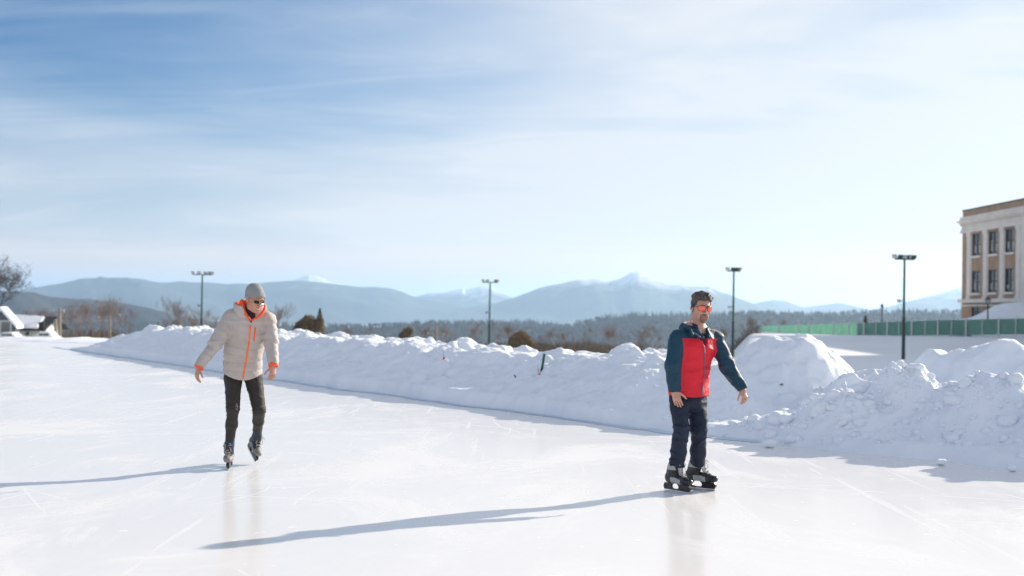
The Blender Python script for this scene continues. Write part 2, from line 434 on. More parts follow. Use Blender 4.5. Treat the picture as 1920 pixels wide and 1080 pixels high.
# ---- main snow bank, a height field in (s, t)
def toe(s): return np.interp(s, [-36, -31.5, -22, -13, -6, 0, 1.45, 3, 4.8, 7, 14], [.1, 0, -.05, -.3, -.1, 0, .2, .5, .9, 1.5, 2.4])
def crest_h(s): return np.interp(s, [-37, -33.5, -32, -30.5, -28, -24, -20, -16, -12, -8, -5, -3, -1.8, -.8, 0, 2.0, 3.2, 5, 14],
                                 [0, 0, .15, .55, .85, .92, .95, .9, .95, .93, .92, .96, .92, .5, .2, .12, .1, .1, .1])
def smax(a, b, k): h = np.clip(.5 + .5 * (a - b) / k, 0, 1); return b * (1 - h) + a * h + k * h * (1 - h)
def bank_height(S, T):
    X = P0[0] + E[0] * S + NRM[0] * T; Y = P0[1] + E[1] * S + NRM[1] * T
    P3 = np.stack([X, Y, X * 0], -1)
    wob = .14 * fbm(P3, 0.9, 3, 5) + .05 * fbm(P3, 4, 2, 9)
    u = T - toe(S) + wob
    h = crest_h(S) * .90 * (1 + .10 * vnoise(P3, 0.5, 21) + .05 * vnoise(P3, 1.9, 24))
    # vertical cut at the foot, a shoulder, then the slope up to a lumpy crest
    prof = .30 * sstep(u, 0, .12) + .12 * sstep(u, .22, .75) + .58 * sstep(u, .45, 1.75)
    prof *= 1 - sstep(u, 2.9, 5.4)
    z = h * prof
    mask = sstep(u, .05, .5) * np.clip(h * 3, 0, 1) * (1 - sstep(u, 4, 5.5))
    # worn shapes: big soft scallops, blocks along the crest, small crumbs
    d1, v1 = worley(P3 + .25 * np.stack([vnoise(P3, 2, 1), vnoise(P3, 2, 2), X * 0], -1), 1.15, 3)
    z = z + mask * (1 - .5 * sstep(u, 1.3, 1.9)) * (.11 * (0.7 - d1) + .05 * v1)
    topm = sstep(u, 1.3, 1.9) * mask
    d2, v2 = worley(P3 + .1 * vnoise(P3, 5, 8)[..., None], 1.7, 11)
    blk = sstep(v2, .1, .5) * (1 - sstep(d2, .30, .62))
    z = z + topm * (.15 * blk * (0.6 + 0.4 * vnoise(P3, 3, 4)))
    z = z + mask * (.07 * fbm(P3, 2.2, 4, 31) + .038 * fbm(P3, 8, 3, 41, ridged=True))
    # ----- the heaps on the right
    def heap(cx, cy, hx, ax, ay, rot=0.0, sharp=1.6):
        c, s_ = math.cos(rot), math.sin(rot); dx, dy = X - cx, Y - cy
        a = (dx * c + dy * s_) / ax; b = (-dx * s_ + dy * c) / ay
        return hx * np.exp(-np.abs(a * a + b * b) ** (sharp / 2))
    n_a = .11 * fbm(P3, 1.3, 4, 51); n_b = fbm(P3, 2.6, 4, 61); n_c = fbm(P3, 6, 3, 71, ridged=True)
    A = smax(heap(4.3, 19.95, 1.33, 1.35, 1.2, 0.3, 2.6), heap(3.3, 19.5, .98, 1.5, 1.1), .15)
    B = smax(smax(heap(5.85, 19.4, .88, .9, .8), heap(6.35, 18.95, 1.17, 1.0, .8), .15), smax(heap(6.85, 18.2, 1.33, .95, .9, 0, 2.4), smax(heap(7.6, 17.2, 1.38, 1.1, 1.0, 0, 2.4), smax(heap(9.2, 16.0, 1.45, 1.6, 1.4, 0, 2.6), heap(11.5, 14.5, 1.5, 2.0, 2.0, 0, 2.6), .2), .15), .15), .15)
    B = smax(B, heap(6.8, 18.3, 1.30, 1.5, .75, -.87, 2.4), .12)
    C = smax(smax(heap(5.15, 16.7, .98, .75, .6, -.4, 2.2), heap(5.95, 15.95, .93, 1.0, .7, -.6, 2.4), .12), smax(smax(heap(4.35, 16.55, .60, .75, .5, -.3, 2), heap(3.5, 16.95, .27, .7, .4, -.3, 2), .12), smax(heap(7.1, 15.2, 1.12, 1.2, 1.0, -.6, 2.4), heap(8.6, 13.7, 1.05, 1.6, 1.3, -.6, 2.4), .15), .15), .15)
    mid = smax(heap(5.2, 18.1, .80, 1.3, 1.2, 0, 2), heap(4.7, 17.2, .62, .9, .6, -.4, 2), .15)
    rug = np.exp(-(((X - 4.7) / 1.3) ** 2 + ((Y - 17.1) / 1.1) ** 2)) + .35 * np.exp(-(((X - 4.6) / 1.0) ** 2 + ((Y - 19.2) / 1.4) ** 2))        # rubble zone
    H = smax(smax(A, B, .12), smax(C, mid, .12), .1)
    hm = np.clip(H / .35, 0, 1)
    d3, v3 = worley(P3 + .12 * np.stack([vnoise(P3, 4, 1), vnoise(P3, 4, 2), X * 0], -1), 2.6, 13)
    d4, v4 = worley(P3, 6.0, 15)
    H = H * (1 + n_a) + hm * (.075 * n_b + (.03 + .05 * rug) * n_c) + hm * (.05 + .24 * rug) * (.6 - d3) * (v3 > -.3) + hm * (.015 + .07 * rug) * (.55 - d4)
    wh = sstep(S, -2.6, -.6)
    g = sstep(T - toe(S) * .9 + wob, -.02, .45)
    z = np.where(wh > 0, smax(z, H * g, .06) * wh + z * (1 - wh), z)
    # settle into the field behind
    back = sstep(T, 6.0, 10.5)
    z = z * (1 - back) - back * 1.7
    zt = terrain_z(X, Y) - .1
    z = np.where((T > 3.0) & (S < -2.6), np.where(u > 3.2, z - sstep(u, 3.2, 6.5) * 1.7, z), z)
    z = z - .05 * (1 - sstep(z, 0, .08))
    z = np.where(u < 0.0, -0.06 + 0.0 * z, z)
    return X, Y, z
svals = np.concatenate([np.arange(-37, -16, .10), np.arange(-16, -5, .06), np.arange(-5, 6, .035), np.arange(6, 14, .1)])
tvals = np.concatenate([np.arange(-.5, 3.6, .035), np.arange(3.6, 7, .06), np.arange(7, 11.2, .3)])
S, T = np.meshgrid(svals, tvals, indexing='ij')
X, Y, Z = bank_height(S, T)
V = np.stack([X, Y, Z], -1).reshape(-1, 3); nt_ = len(tvals)
i, j = np.meshgrid(np.arange(len(svals) - 1), np.arange(nt_ - 1), indexing='ij')
a_ = (i * nt_ + j).ravel(); Fq = np.stack([a_, a_ + nt_, a_ + nt_ + 1, a_ + 1], -1)
keep = (V[Fq][:, :, 2].max(1) > -0.055)
Fq = Fq[keep | (V[Fq[:, 0], 1] < -99)] if False else Fq
bank = link('snow_bank', mesh_np('snow_bank', V, Fq, M['snow'], True)); bank['kind'] = 'structure'
def bank_z(x, y):
    d = np.array([x, y]) - P0
    return float(bank_height(np.array([[d @ E]]), np.array([[d @ NRM]]))[2][0, 0])

# bluish strip along the cut foot of the bank
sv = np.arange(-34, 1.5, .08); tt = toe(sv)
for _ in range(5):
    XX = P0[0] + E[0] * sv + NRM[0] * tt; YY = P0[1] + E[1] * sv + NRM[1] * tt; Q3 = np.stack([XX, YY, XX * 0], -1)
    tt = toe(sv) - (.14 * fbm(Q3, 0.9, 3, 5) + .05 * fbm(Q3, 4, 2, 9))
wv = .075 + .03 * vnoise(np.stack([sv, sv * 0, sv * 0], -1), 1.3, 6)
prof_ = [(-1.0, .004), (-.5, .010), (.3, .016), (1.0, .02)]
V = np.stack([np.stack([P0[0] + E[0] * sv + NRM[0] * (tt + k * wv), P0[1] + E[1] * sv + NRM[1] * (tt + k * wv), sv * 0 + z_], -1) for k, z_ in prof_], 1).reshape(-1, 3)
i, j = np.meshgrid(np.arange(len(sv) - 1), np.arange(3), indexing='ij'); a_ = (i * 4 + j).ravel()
M['strip_blue'] = mat('strip_blue', (0.56, 0.69, 0.80), .35, .12, 3, spec=.3)
o = link('foot_strip', mesh_np('foot_strip', V, np.stack([a_, a_ + 4, a_ + 5, a_ + 1], -1), M['strip_blue'], True)); o['kind'] = 'structure'

# low ridge closing the far side of the rink
xs = np.arange(-80, -8, .25); ys = np.arange(50.5, 57.5, .15)
X, Y = np.meshgrid(xs, ys, indexing='ij'); P3 = np.stack([X, Y, X * 0], -1)
hh = .09 * (1 + .5 * vnoise(P3, .5, 5)) * sstep(Y + .5 * vnoise(P3, .4, 3), 51, 52.3) * (1 - sstep(Y, 53.5, 57.2)) * 1.0
lump = (1 - sstep(worley(P3, 1.2, 8)[0], .2, .6)) * .14 * sstep(vnoise(P3, .3, 9), 0, .4)
Z = np.where(hh > .01, hh + hh * lump * 3 + .03 * fbm(P3, 2, 3, 4), -.08) - sstep(Y, 54.5, 57.5) * 1.9
V = np.stack([X, Y, Z], -1).reshape(-1, 3); ny = len(ys)
i, j = np.meshgrid(np.arange(len(xs) - 1), np.arange(ny - 1), indexing='ij'); a_ = (i * ny + j).ravel()
o = link('far_snow_ridge', mesh_np('far_snow_ridge', V, np.stack([a_, a_ + ny, a_ + ny + 1, a_ + 1], -1), M['snow'], True)); o['kind'] = 'structure'

# loose snow chunks
def chunk_mesh(r, seed):
    import bmesh
    bm = bmesh.new(); bmesh.ops.create_icosphere(bm, subdivisions=2, radius=1)
    V = np.array([v.co[:] for v in bm.verts]); F = np.array([[v.index for v in f.verts] for f in bm.faces]); bm.free()
    n = fbm(V + seed * 7.7, 1.1, 2, seed)[:, None]; V = V * (1 + .5 * n)
    V = np.sign(V) * np.abs(V) ** .85
    V *= np.array([1, .8, .65]) * r
    return V, F
LV, LF = [], []; off = 0
for k in range(1300):
    if k < 1080:
        u = rng.uniform(); bx = 3.1 + 3.0 * u + rng.normal() * .3; by = 17.2 - 1.1 * u + rng.normal() * .5
        if k % 3 == 0: bx, by = rng.uniform(5.0, 9.5), rng.uniform(13.2, 16.6)
    else:
        s_ = rng.uniform(-30, 3); p = on_line(s_, toe(s_) + rng.uniform(.3, 1.6)); bx, by = p
    z0 = bank_z(bx, by)
    if z0 < .03: continue
    r = min(.12, .014 + rng.exponential(.025)) * (1 if k < 1080 else .45)
    V_, F_ = chunk_mesh(r, k % 40); an = rng.uniform(0, 6.28); c, s2 = math.cos(an), math.sin(an)
    V_ = V_ @ np.array([[c, s2, 0], [-s2, c, 0], [0, 0, 1]]) + np.array([bx, by, z0 + r * .15])
    LV.append(V_); LF.append(F_ + off); off += len(V_)
o = link('snow_rubble', mesh_np('snow_rubble', np.concatenate(LV), np.concatenate(LF), M['snow'], False))
tag(o, 'loose lumps of snow strewn over the bank and the ice edge', 'snow rubble', kind='stuff')
def chunk(px, py, Y_, r, label, seed):
    p = at(px, py, Y_); V_, F_ = chunk_mesh(r, seed)
    V_ = V_ * np.array([1.05, 1, 1.0]); V_[:, 2] -= V_[:, 2].min()
    o = link('snow_chunk', mesh_np('snow_chunk', V_, F_, M['snow'], True), None, (p.x, p.y, 0.0 if Y_ < 16.2 else max(0, bank_z(p.x, p.y)) - .03))
    tag(o, label, 'snow chunk', 'single chunks of snow')
chunk(1443, 836, 15.9, .085, 'rounded sunlit snow chunk lying alone on the ice at the foot of the bank', 3)
chunk(1765, 872, 14.35, .055, 'shaded snow lump low on the right bank just above the shadow edge', 5)
chunk(1897, 886, 13.9, .055, 'shaded snow lump at the right edge of the picture near the ice', 8)

# ---- mountains as ridges with spurs
def ridge(name, prof, D, depth, m, rough=1.0, base=-115, n_along=420, n_across=46, seed=0, spur=0.5):
    px = np.linspace(prof[0][0], prof[-1][0], n_along)
    py = np.interp(px, [p[0] for p in prof], [p[1] for p in prof])
    k = np.array([.2, .6, .2]);
    zc = CAM_H + (HOR(px) - py) * D / F_PX
    zc = np.convolve(np.pad(zc, 1, mode='edge'), k, mode='valid')
    xc = (px - 960) / F_PX * D
    w = np.linspace(-1, 1, n_across)                 # -1 front foot, 0 crest, 1 back foot
    Xc, W = np.meshgrid(xc, w, indexing='ij'); Zc = np.repeat(zc[:, None], n_across, 1)
    Yc = D + W * depth
    P3 = np.stack([Xc + Yc * .25, Yc * .6, Xc * 0], -1)
    sh = (1 - np.abs(W)) ** 1.15
    nz = fbm(P3, 2.6 / depth, 5, seed, ridged=True)
    Hh = (Zc - base)
    Zv = base + Hh * sh + Hh * spur * nz * (np.abs(W) ** .6) * (1 - np.abs(W)) * 2
    Zv += Hh * .012 * rough * fbm(P3, 14 / depth, 3, seed + 5) * (1 - np.abs(W))
    Zv = np.minimum(Zv, np.where(W < 0, Zc + (Zc * 0 + Hh * .01), Zc))
    V = np.stack([Xc * (Yc / D), Yc, Zv], -1).reshape(-1, 3)
    i, j = np.meshgrid(np.arange(n_along - 1), np.arange(n_across - 1), indexing='ij'); a_ = (i * n_across + j).ravel()
    o = link(name, mesh_np(name, V, np.stack([a_, a_ + n_across, a_ + n_across + 1, a_ + 1], -1), m, True)); o['kind'] = 'structure'
    return o
mA = mountain_material('mountain_wooded', 150, 330)
mB = mountain_material('mountain_snowy', 70, 200)
mC = mountain_material('mountain_mid', 100, 230)
ridge('mountain_range', [(-500, 560), (-200, 548), (0, 552), (60, 540), (120, 530), (150, 523), (180, 523), (187, 520), (196, 523), (250, 524), (300, 526), (333, 523), (387, 525), (425, 531), (442, 530), (462, 532), (519, 529), (556, 526), (600, 529), (640, 534), (672, 539), (705, 539), (730, 541), (752, 547), (772, 556), (820, 566), (900, 580), (1000, 600)], 9000, 2600, mA, seed=3)
ridge('snowy_mountain', [(440, 560), (500, 540), (540, 529), (558, 522), (578, 517), (593, 519), (605, 523), (618, 530), (630, 531), (660, 540), (720, 560), (800, 590)], 12500, 2600, mB, seed=8, base=-110)
ridge('snowy_mountain', [(700, 575), (771, 557), (806, 549), (838, 547), (866, 540), (872, 544), (883, 542), (901, 538), (924, 539), (944, 549), (961, 557), (1000, 570), (1100, 590)], 11500, 2600, mB, seed=12, base=-110)
ridge('mountain_range', [(760, 606), (820, 590), (860, 578), (880, 577), (929, 569), (964, 559), (1010, 542), (1044, 535), (1084, 528), (1118, 527), (1141, 531), (1164, 526), (1181, 516), (1199, 513), (1216, 517), (1250, 533), (1290, 536), (1330, 534), (1349, 545), (1363, 549), (1386, 558), (1408, 566), (1440, 580), (1500, 600)], 8200, 2200, mC, seed=17)
ridge('mountain_range', [(1340, 590), (1400, 572), (1426, 567), (1449, 563), (1475, 565), (1489, 571), (1508, 576), (1535, 573), (1573, 568), (1600, 574), (1640, 584), (1700, 596)], 9800, 2000, mC, seed=23)
ridge('mountain_range', [(1580, 596), (1617, 582), (1671, 574), (1711, 563), (1760, 551), (1800, 542), (1860, 536), (1960, 530), (2200, 545)], 8800, 2200, mC, seed=29)
m_hill = mountain_material('wooded_hill_ground', 30, 200, (0.035, 0.034, 0.034), .01)
ridge('wooded_hill', [(-300, 540), (0, 548), (64, 546), (96, 555), (128, 558), (170, 560), (234, 569), (277, 577), (309, 585), (345, 594), (420, 606), (520, 614), (640, 622)], 3300, 900, m_hill, seed=31, base=-70)
FOREST = [(-200, 606), (300, 610), (520, 612), (640, 613), (700, 613), (749, 610), (786, 607), (872, 606), (986, 606), (1044, 611), (1061, 613), (1101, 604), (1147, 595), (1204, 591), (1250, 592), (1340, 590), (1420, 587), (1480, 590), (1560, 590), (1600, 588), (1640, 586), (1800, 586), (2000, 586)]
ridge('wooded_hill', FOREST, 2300, 700, m_hill, seed=37, base=-66, spur=.1)

# ---- the far-off wood on the near hills: thousands of trees in one object
def forest_mesh(n):
    Vs, Fs, fm = [], [], []; off = 0
    fx = np.array([p[0] for p in FOREST]); fy = np.array([p[1] for p in FOREST])
    for k in range(n):
        px = rng.uniform(-60, 1960); w = rng.uniform(0, 1) ** 1.3      # w: 0 crest .. 1 foot of the slope
        D = 2300 - w * 640
        zc = CAM_H + (HOR(px) - np.interp(px, fx, fy)) * 2300 / F_PX
        zg = -66 + (zc + 66) * (1 - w * .92) - 1
        x = (px - 960) / F_PX * D
        r = vnoise(np.array([px * .012, w * 2.5, 0.0]), 1.0, 77) + .35 * rng.normal()
        con = r > .05
        h = rng.uniform(6, 11) * (1.25 if con and rng.uniform() < .12 else 1)
        if con:
            nseg = 6; rad = h * .2; V = []; F = []
            for lv in range(3):
                z0 = h * (.1 + .28 * lv); z1 = min(h, z0 + h * .45); rr = rad * (1 - .27 * lv); ph = rng.uniform(0, 6)
                b0 = len(V)
                for q_ in range(nseg):
                    rq = rr * rng.uniform(.7, 1.2)
                    V.append((rq * math.cos(ph + q_ * 6.283 / nseg), rq * math.sin(ph + q_ * 6.283 / nseg), z0 + rng.uniform(-.6, .6)))
                V.append((0, 0, z1))
                F += [(b0 + q_, b0 + (q_ + 1) % nseg, b0 + nseg) for q_ in range(nseg)]
        else:
            V = []; F = []; h *= .8
            for q_ in range(18):
                c = np.array([rng.normal() * h * .17, rng.normal() * h * .17, h * (.3 + .6 * rng.uniform())]); sz = h * .14
                b0 = len(V); V += [tuple(c + rng.normal(size=3) * sz) for _ in range(3)]; F.append((b0, b0 + 1, b0 + 2))
        Vs.append(np.array(V) + np.array([x, D, zg])); Fs.append(np.array(F) + off); off += len(V)
        fm += [0 if con else 1] * len(F)
    return np.concatenate(Vs), np.concatenate(Fs), fm
V, F, fm = forest_mesh(12000)
o = link('forest', mesh_np('forest', V, F, [M['far_conifer'], M['far_bare']], False, fm))
tag(o, 'hazy mixed wood covering the low hills below the mountains', 'forest', kind='stuff')
# ------------------------------------------------------------------ the school building
UDIR = Vector((0.033, -1, 0)).normalized(); WN_ = Vector((-1, -0.033, 0)).normalized(); ZV = Vector((0, 0, 1))
C0 = Vector((64.6, 184.0, 0))
bld = empty('school_building', (74, 150, 1.5), 'long brick and pale stone school building with tall windows at the right edge', 'building')
def bbox(mb, u0, u1, w0, w1, z0, z1): mb.box((u0, w0, z0), (u1, w1, z1), UDIR, WN_, ZV, C0)
LEN = 66.0
PIL = []; WIN = []
u = 2.1
bay = [5.35, 10.95, 16.25]
for blk in range(3):
    o_ = blk * 22.5
    PIL += [o_ + 2.85, o_ + 8.6, o_ + 14.1, o_ + 19.2, o_ + 20.9]
    WIN += [o_ + 5.15, o_ + 10.85, o_ + 16.15]
PIL = [p for p in PIL if p < LEN]; WIN = [w for w in WIN if w < LEN - 2]
# brick wall, with real window openings: piers between openings and bands above and below them
wz = [(1.2, 3.2), (5.1, 8.2), (10.3, 13.4)]
hw = 1.5
mb = MB()
edges = [0.0]
for w in WIN: edges += [w - hw, w + hw]
edges.append(LEN)
zz = [-3.0]
for a, b in wz: zz += [a, b]
zz.append(13.7)
for ui in range(len(edges) - 1):
    opening = ui % 2 == 1
    for zi in range(len(zz) - 1):
        if opening and zi % 2 == 1: continue
        bbox(mb, edges[ui], edges[ui + 1], -.5, 0, zz[zi], zz[zi + 1])
mb.build('wall', M['brick'], bld)
mb = MB()
mb.box((0.0, -26, -3), (LEN, -.5, 16.0), UDIR, WN_, ZV, C0)
core = mb.build('building_core', M['brick'], bld)
mb = MB(); bbox(mb, 0, LEN, -25.4, -.02, 16.02, 16.92); mb.build('parapet', M['brick'], bld)
mb = MB(); bbox(mb, -.1, LEN, -25.6, .1, 16.922, 17.06); mb.build('coping', M['roof_dark'], bld)
mb = MB()
bbox(mb, -.25, LEN, -26.2, .25, 13.7, 14.15); bbox(mb, -.1, LEN, -26.1, .1, 14.15, 15.0)
bbox(mb, -.35, LEN, -26.3, .35, 15.0, 15.25); bbox(mb, -.7, LEN, -26.6, .6, 15.25, 15.5); bbox(mb, -.3, LEN, -26.3, .3, 15.5, 16.02)
for k in range(70): bbox(mb, .2 + k * .95, .55 + k * .95, .1, .42, 14.72, 14.98)
mb.build('cornice', M['stone'], bld)
mb = MB(); bbox(mb, -.3, LEN, -26.3, .5, 3.75, 4.25); bbox(mb, -.2, LEN, -26.2, .2, 3.25, 3.45); mb.build('belt_course', M['stone'], bld)
for p in PIL:
    mb = MB(); bbox(mb, p - .62, p + .62, .0, .22, 4.6, 13.2); bbox(mb, p - .72, p + .72, .0, .3, 4.25, 4.6); bbox(mb, p - .72, p + .72, .0, .3, 13.2, 13.7)
    bbox(mb, p - .8, p - .62, 0, .1, 4.6, 13.2); bbox(mb, p + .62, p + .8, 0, .1, 4.6, 13.2)
    mb.build('pilaster', M['stone'], bld)
for w in WIN:
    for zi, (a, b) in enumerate(wz):
        mb = MB(); hh_ = hw
        for (x0, x1, y0, y1) in ((-hh_, -hh_ + .14, a, b), (hh_ - .14, hh_, a, b), (-hh_ + .14, hh_ - .14, b - .14, b), (-hh_ + .14, hh_ - .14, a, a + .14), (-.16, .16, a + .14, b - .14),
                                 (-hh_ + .14, -.16, (a + b) / 2 - .06, (a + b) / 2 + .06), (.16, hh_ - .14, (a + b) / 2 - .06, (a + b) / 2 + .06)):
            bbox(mb, w + x0, w + x1, -.24, -.12, y0, y1)
        win = mb.build('window', M['winframe'], bld)
        mb = MB(); bbox(mb, w - hh_ + .14, w + hh_ - .14, -.22, -.19, a + .14, b - .14); mb.build('pane', M['glass'], win)
        rr = random.Random(int(w * 10) + zi)
        for sgn in (-1, 1):
            mb = MB(); d = rr.uniform(.3, .62); c = w + sgn * .75
            bbox(mb, c - .32, c + .32, -.185, -.175, a + .2 + (b - a) * .08, a + (b - a) * d)
            mb.build('blind_glare', M['blind_glare'], win)  # pale lower panels: blinds and the reflection in the glass, put into one colour
        mb = MB(); bbox(mb, w - hh_ - .12, w + hh_ + .12, -.12, .22, a - .3, a); mb.build('sill', M['stone'], win)
        if zi == 0: pass
# unseen block added beyond the frame edge to cast its shadow across the field
mb = MB(); mb.box((56.5, 93, -3), (70, 122, 17.5))
shade_block = mb.build('shade_block', M['brick'], bld)
mb = MB(); mb.box((55.6, 92.2, 15.2), (70.8, 122.8, 16.1)); mb.build('shade_block_cornice', M['stone'], bld)

# snow heap between the fence and the school
pr = [(1797, 603), (1803, 598), (1820, 595), (1835, 589), (1862, 575), (1884, 568), (1920, 565.5), (2000, 563), (2150, 568), (2300, 600)]
n = 60; px = np.linspace(1797, 2300, n); py = np.interp(px, [p[0] for p in pr], [p[1] for p in pr]); D = 150.0
zc = CAM_H + (HOR(px) - py) * D / F_PX; xc = (px - 960) / F_PX * D
w = np.linspace(-1, 1, 24); Xc, W = np.meshgrid(xc, w, indexing='ij'); Zc = np.repeat(zc[:, None], 24, 1)
Zv = -1.5 + (Zc + 1.5) * (1 - np.abs(W) ** 1.6) + .05 * vnoise(np.stack([Xc, W * 6, W * 0], -1), .8, 4) * (1 - np.abs(W))
V = np.stack([Xc, D + W * 6, Zv], -1).reshape(-1, 3)
i, j = np.meshgrid(np.arange(n - 1), np.arange(23), indexing='ij'); a_ = (i * 24 + j).ravel()
o = link('snow_heap', mesh_np('snow_heap', V, np.stack([a_, a_ + 24, a_ + 25, a_ + 1], -1), M['snow'], True)); o['kind'] = 'structure'

# ------------------------------------------------------------------ fence with green windscreen
fence = empty('windscreen_fence', (45.4, 168, -.9), 'long fence of green windscreen panels between pale posts in front of the school', 'fence')
posts_px = [1432.5, 1462, 1499, 1518, 1539, 1564, 1579, 1593, 1609, 1622, 1645, 1666, 1688, 1712, 1737, 1761, 1786.5, 1813.6, 1844, 1875, 1907, 1941, 1978]
top_y = lambda x: np.interp(x, [1400, 1432, 1609, 1761, 1920, 2000], [620, 611, 606, 600.5, 597, 595])
bot_y = lambda x: np.interp(x, [1400, 1432, 1609, 1761, 1920, 2000], [630, 627.5, 627.5, 626, 624, 623])
def fence_pt(px):
    a = (px - 960) / F_PX
    if px >= 1609:   # line through (45.4,168) and (54.8,137)
        x0, y0, dx, dy = 45.4, 168, 9.4, -31
    else: x0, y0, dx, dy = 45.4, 168, -3.4, 47
    k = (a * y0 - x0) / (dx - a * dy)
    return x0 + dx * k, y0 + dy * k
pts = []
for px in posts_px:
    x, y = fence_pt(px)
    pts.append((x, y, CAM_H + (HOR(px) - bot_y(px)) * y / F_PX, CAM_H + (HOR(px) - top_y(px)) * y / F_PX, px))
# far end: the fence turns away and drops
x, y, b, t, _ = pts[0]
pts = [(x + 1.3, y + 18, b - 1.6, b - .1, 1410)] + pts
for a, b in zip(pts[:-1], pts[1:]):
    mb = MB(); ax = Vector((a[0], a[1], a[2] - .15)); bx = Vector((b[0], b[1], b[2] - .15)); at_ = Vector((a[0], a[1], a[3])); bt = Vector((b[0], b[1], b[3]))
    nn = (bx - ax).cross(ZV).normalized() * .015
    mb.hexa([ax - nn, bx - nn, bx + nn, ax + nn, at_ - nn, bt - nn, bt + nn, at_ + nn])
    mb.build('screen_panel', M['screen'], fence)
for k, a in enumerate(pts):
    mb = MB(); r = .11 if k % 2 == 0 else .06
    r *= a[1] / 160
    mb.tube([(a[0] - .16, a[1] - .06, a[2] - .6), (a[0] - .16, a[1] - .06, a[3] + .12)], r, 8); mb.build('fence_post', M['post'], fence)

# ------------------------------------------------------------------ floodlight poles
def lamp_head(mb_case, mb_glass, c, yaw, tilt=.5, s=1.0):
    """a floodlight: casing that widens to a glass face"""
    f = Vector((math.sin(yaw) * math.cos(tilt), -math.cos(yaw) * math.cos(tilt), -math.sin(tilt)))
    r = Vector((math.cos(yaw), math.sin(yaw), 0)); u_ = r.cross(f)
    def ring(d, w, h): return [c + f * d + r * (sx * w) + u_ * (sy * h) for sx, sy in ((-1, -1), (1, -1), (1, 1), (-1, 1))]
    a = ring(-.13 * s, .07 * s, .06 * s); b = ring(.04 * s, .17 * s, .14 * s); d = ring(.09 * s, .18 * s, .15 * s)
    mb_case.hexa(a + b); mb_case.hexa(b + d)
    mb_glass.hexa(ring(.092 * s, .155 * s, .125 * s) + ring(.11 * s, .155 * s, .125 * s))
    mb_case.tube([c - f * .1 * s, c - f * .12 * s - ZV * .22 * s], .025 * s, 6)
def flood_pole(px, py_top, Y, span, yaw, heads, label, rb=.085):
    top = at(px, py_top, Y); zb = float(terrain_z(np.array([top.x]), np.array([top.y]))[0]) - .2
    lean = top.x
    t = empty('floodlight_pole', (top.x, top.y, zb), label, 'light pole', 'floodlight poles around the rink')
    H = top.z - zb; mid = zb + H * .44
    mb = MB(); mb.tube([(top.x, top.y, zb), (top.x, top.y, mid)], [rb * 1.35, rb * 1.15], 14); mb.tube([(top.x, top.y, zb), (top.x, top.y, zb + .12)], rb * 2.2, 12)
    mb.build('lower_pole', M['pole_low'], t, smooth=False)
    mb = MB(); mb.tube([(top.x, top.y, mid + .001), (top.x, top.y, top.z)], [rb * 1.0, rb * .75], 14); mb.build('upper_pole', M['pole'], t)
    rx = Vector((math.cos(yaw), math.sin(yaw), 0))
    mb = MB(); c = Vector((top.x, top.y, top.z + .03)); mb.tube([c - rx * span / 2, c + rx * span / 2], .05, 8); mb.build('crossarm', M['pole'], t)
    for (k, yw, ti) in heads:
        a, g = MB(), MB(); p = c + rx * (k * span / 2) + ZV * .2
        lamp_head(a, g, p, yw, ti)
        h = a.build('floodlight', M['lampcase'], t); g.build('lamp_glass', M['lampglass'], h)
    a, g = MB(), MB(); p = Vector((top.x - .34, top.y - .05, zb + H * .6))
    lamp_head(a, g, p, -.9, .35, .8); a.tube([p, p + Vector((.32, .03, 0))], .03, 6)
    h = a.build('small_lamp', M['lampcase'], t); g.build('lamp_glass', M['lampglass'], h)
    return t
flood_pole(379.5, 515.5, 130, 1.95, .1, [(-.95, -.5, .4), (-.35, .3, .3), (.3, -.7, .4), (.65, .9, .3), (.95, .5, .4)], 'dark green floodlight pole left of the skater in the beige jacket', .10)
flood_pole(919, 530, 140, 1.6, .1, [(-.95, -.6, .4), (-.4, .4, .4), (.7, .8, .3), (1.0, .9, .3)], 'thin green floodlight pole rising alone in the middle of the picture', .10)
flood_pole(1376, 509, 110, 1.15, .2, [(-.95, -.7, .4), (-.2, 2.2, .5), (.35, 2.6, .5), (.95, .9, .4)], 'green floodlight pole just right of the skater in the red jacket', .095)
flood_pole(1696, 487, 90, 1.5, .25, [(-1.0, -.9, .2), (-.5, 2.3, .5), (0.02, -.2, .5), (.5, .8, .3), (.95, 2.4, .5)], 'tallest green floodlight pole standing before the green windscreen fence', .095)

# ------------------------------------------------------------------ lantern street lamps
def street_lamp(px, py_top, py_base, Y, label, s=1.0):
    top = at(px, py_top, Y); b = at(px, py_base, Y)
    t = empty('street_lamp', (top.x, top.y, b.z - .8), label, 'street lamp', 'lantern street lamps behind the fence')
    H = top.z - b.z + .8; x, y, z0 = top.x, top.y, b.z - .8
    mb = MB(); mb.tube([(x, y, z0), (x, y, z0 + .35), (x, y, z0 + .4), (x, y, top.z - 1.05)], [.16 * s, .13 * s, .07 * s, .055 * s], 12); mb.build('pole', M['iron'], t)
    mb = MB()
    zt = top.z
    mb.tube([(x, y, zt - 1.05), (x, y, zt - .95), (x, y, zt - .93)], [.06 * s, .16 * s, .16 * s], 8)
    mb.tube([(x, y, zt - .38), (x, y, zt - .34), (x, y, zt - .14), (x, y, zt - .1), (x, y, zt)], [.30 * s, .28 * s, .07 * s, .05 * s, .015 * s], 8)
    for k in range(4):
        an = math.pi / 4 + k * math.pi / 2
        mb.tube([(x + .13 * s * math.cos(an), y + .13 * s * math.sin(an), zt - .94), (x + .24 * s * math.cos(an), y + .24 * s * math.sin(an), zt - .37)], .02 * s, 5)
    lan = mb.build('lantern', M['iron'], t)
    mb = MB(); mb.tube([(x, y, zt - .928), (x, y, zt - .385)], [.12 * s, .21 * s], 8); mb.build('lantern_glass', M['lantern'], lan)
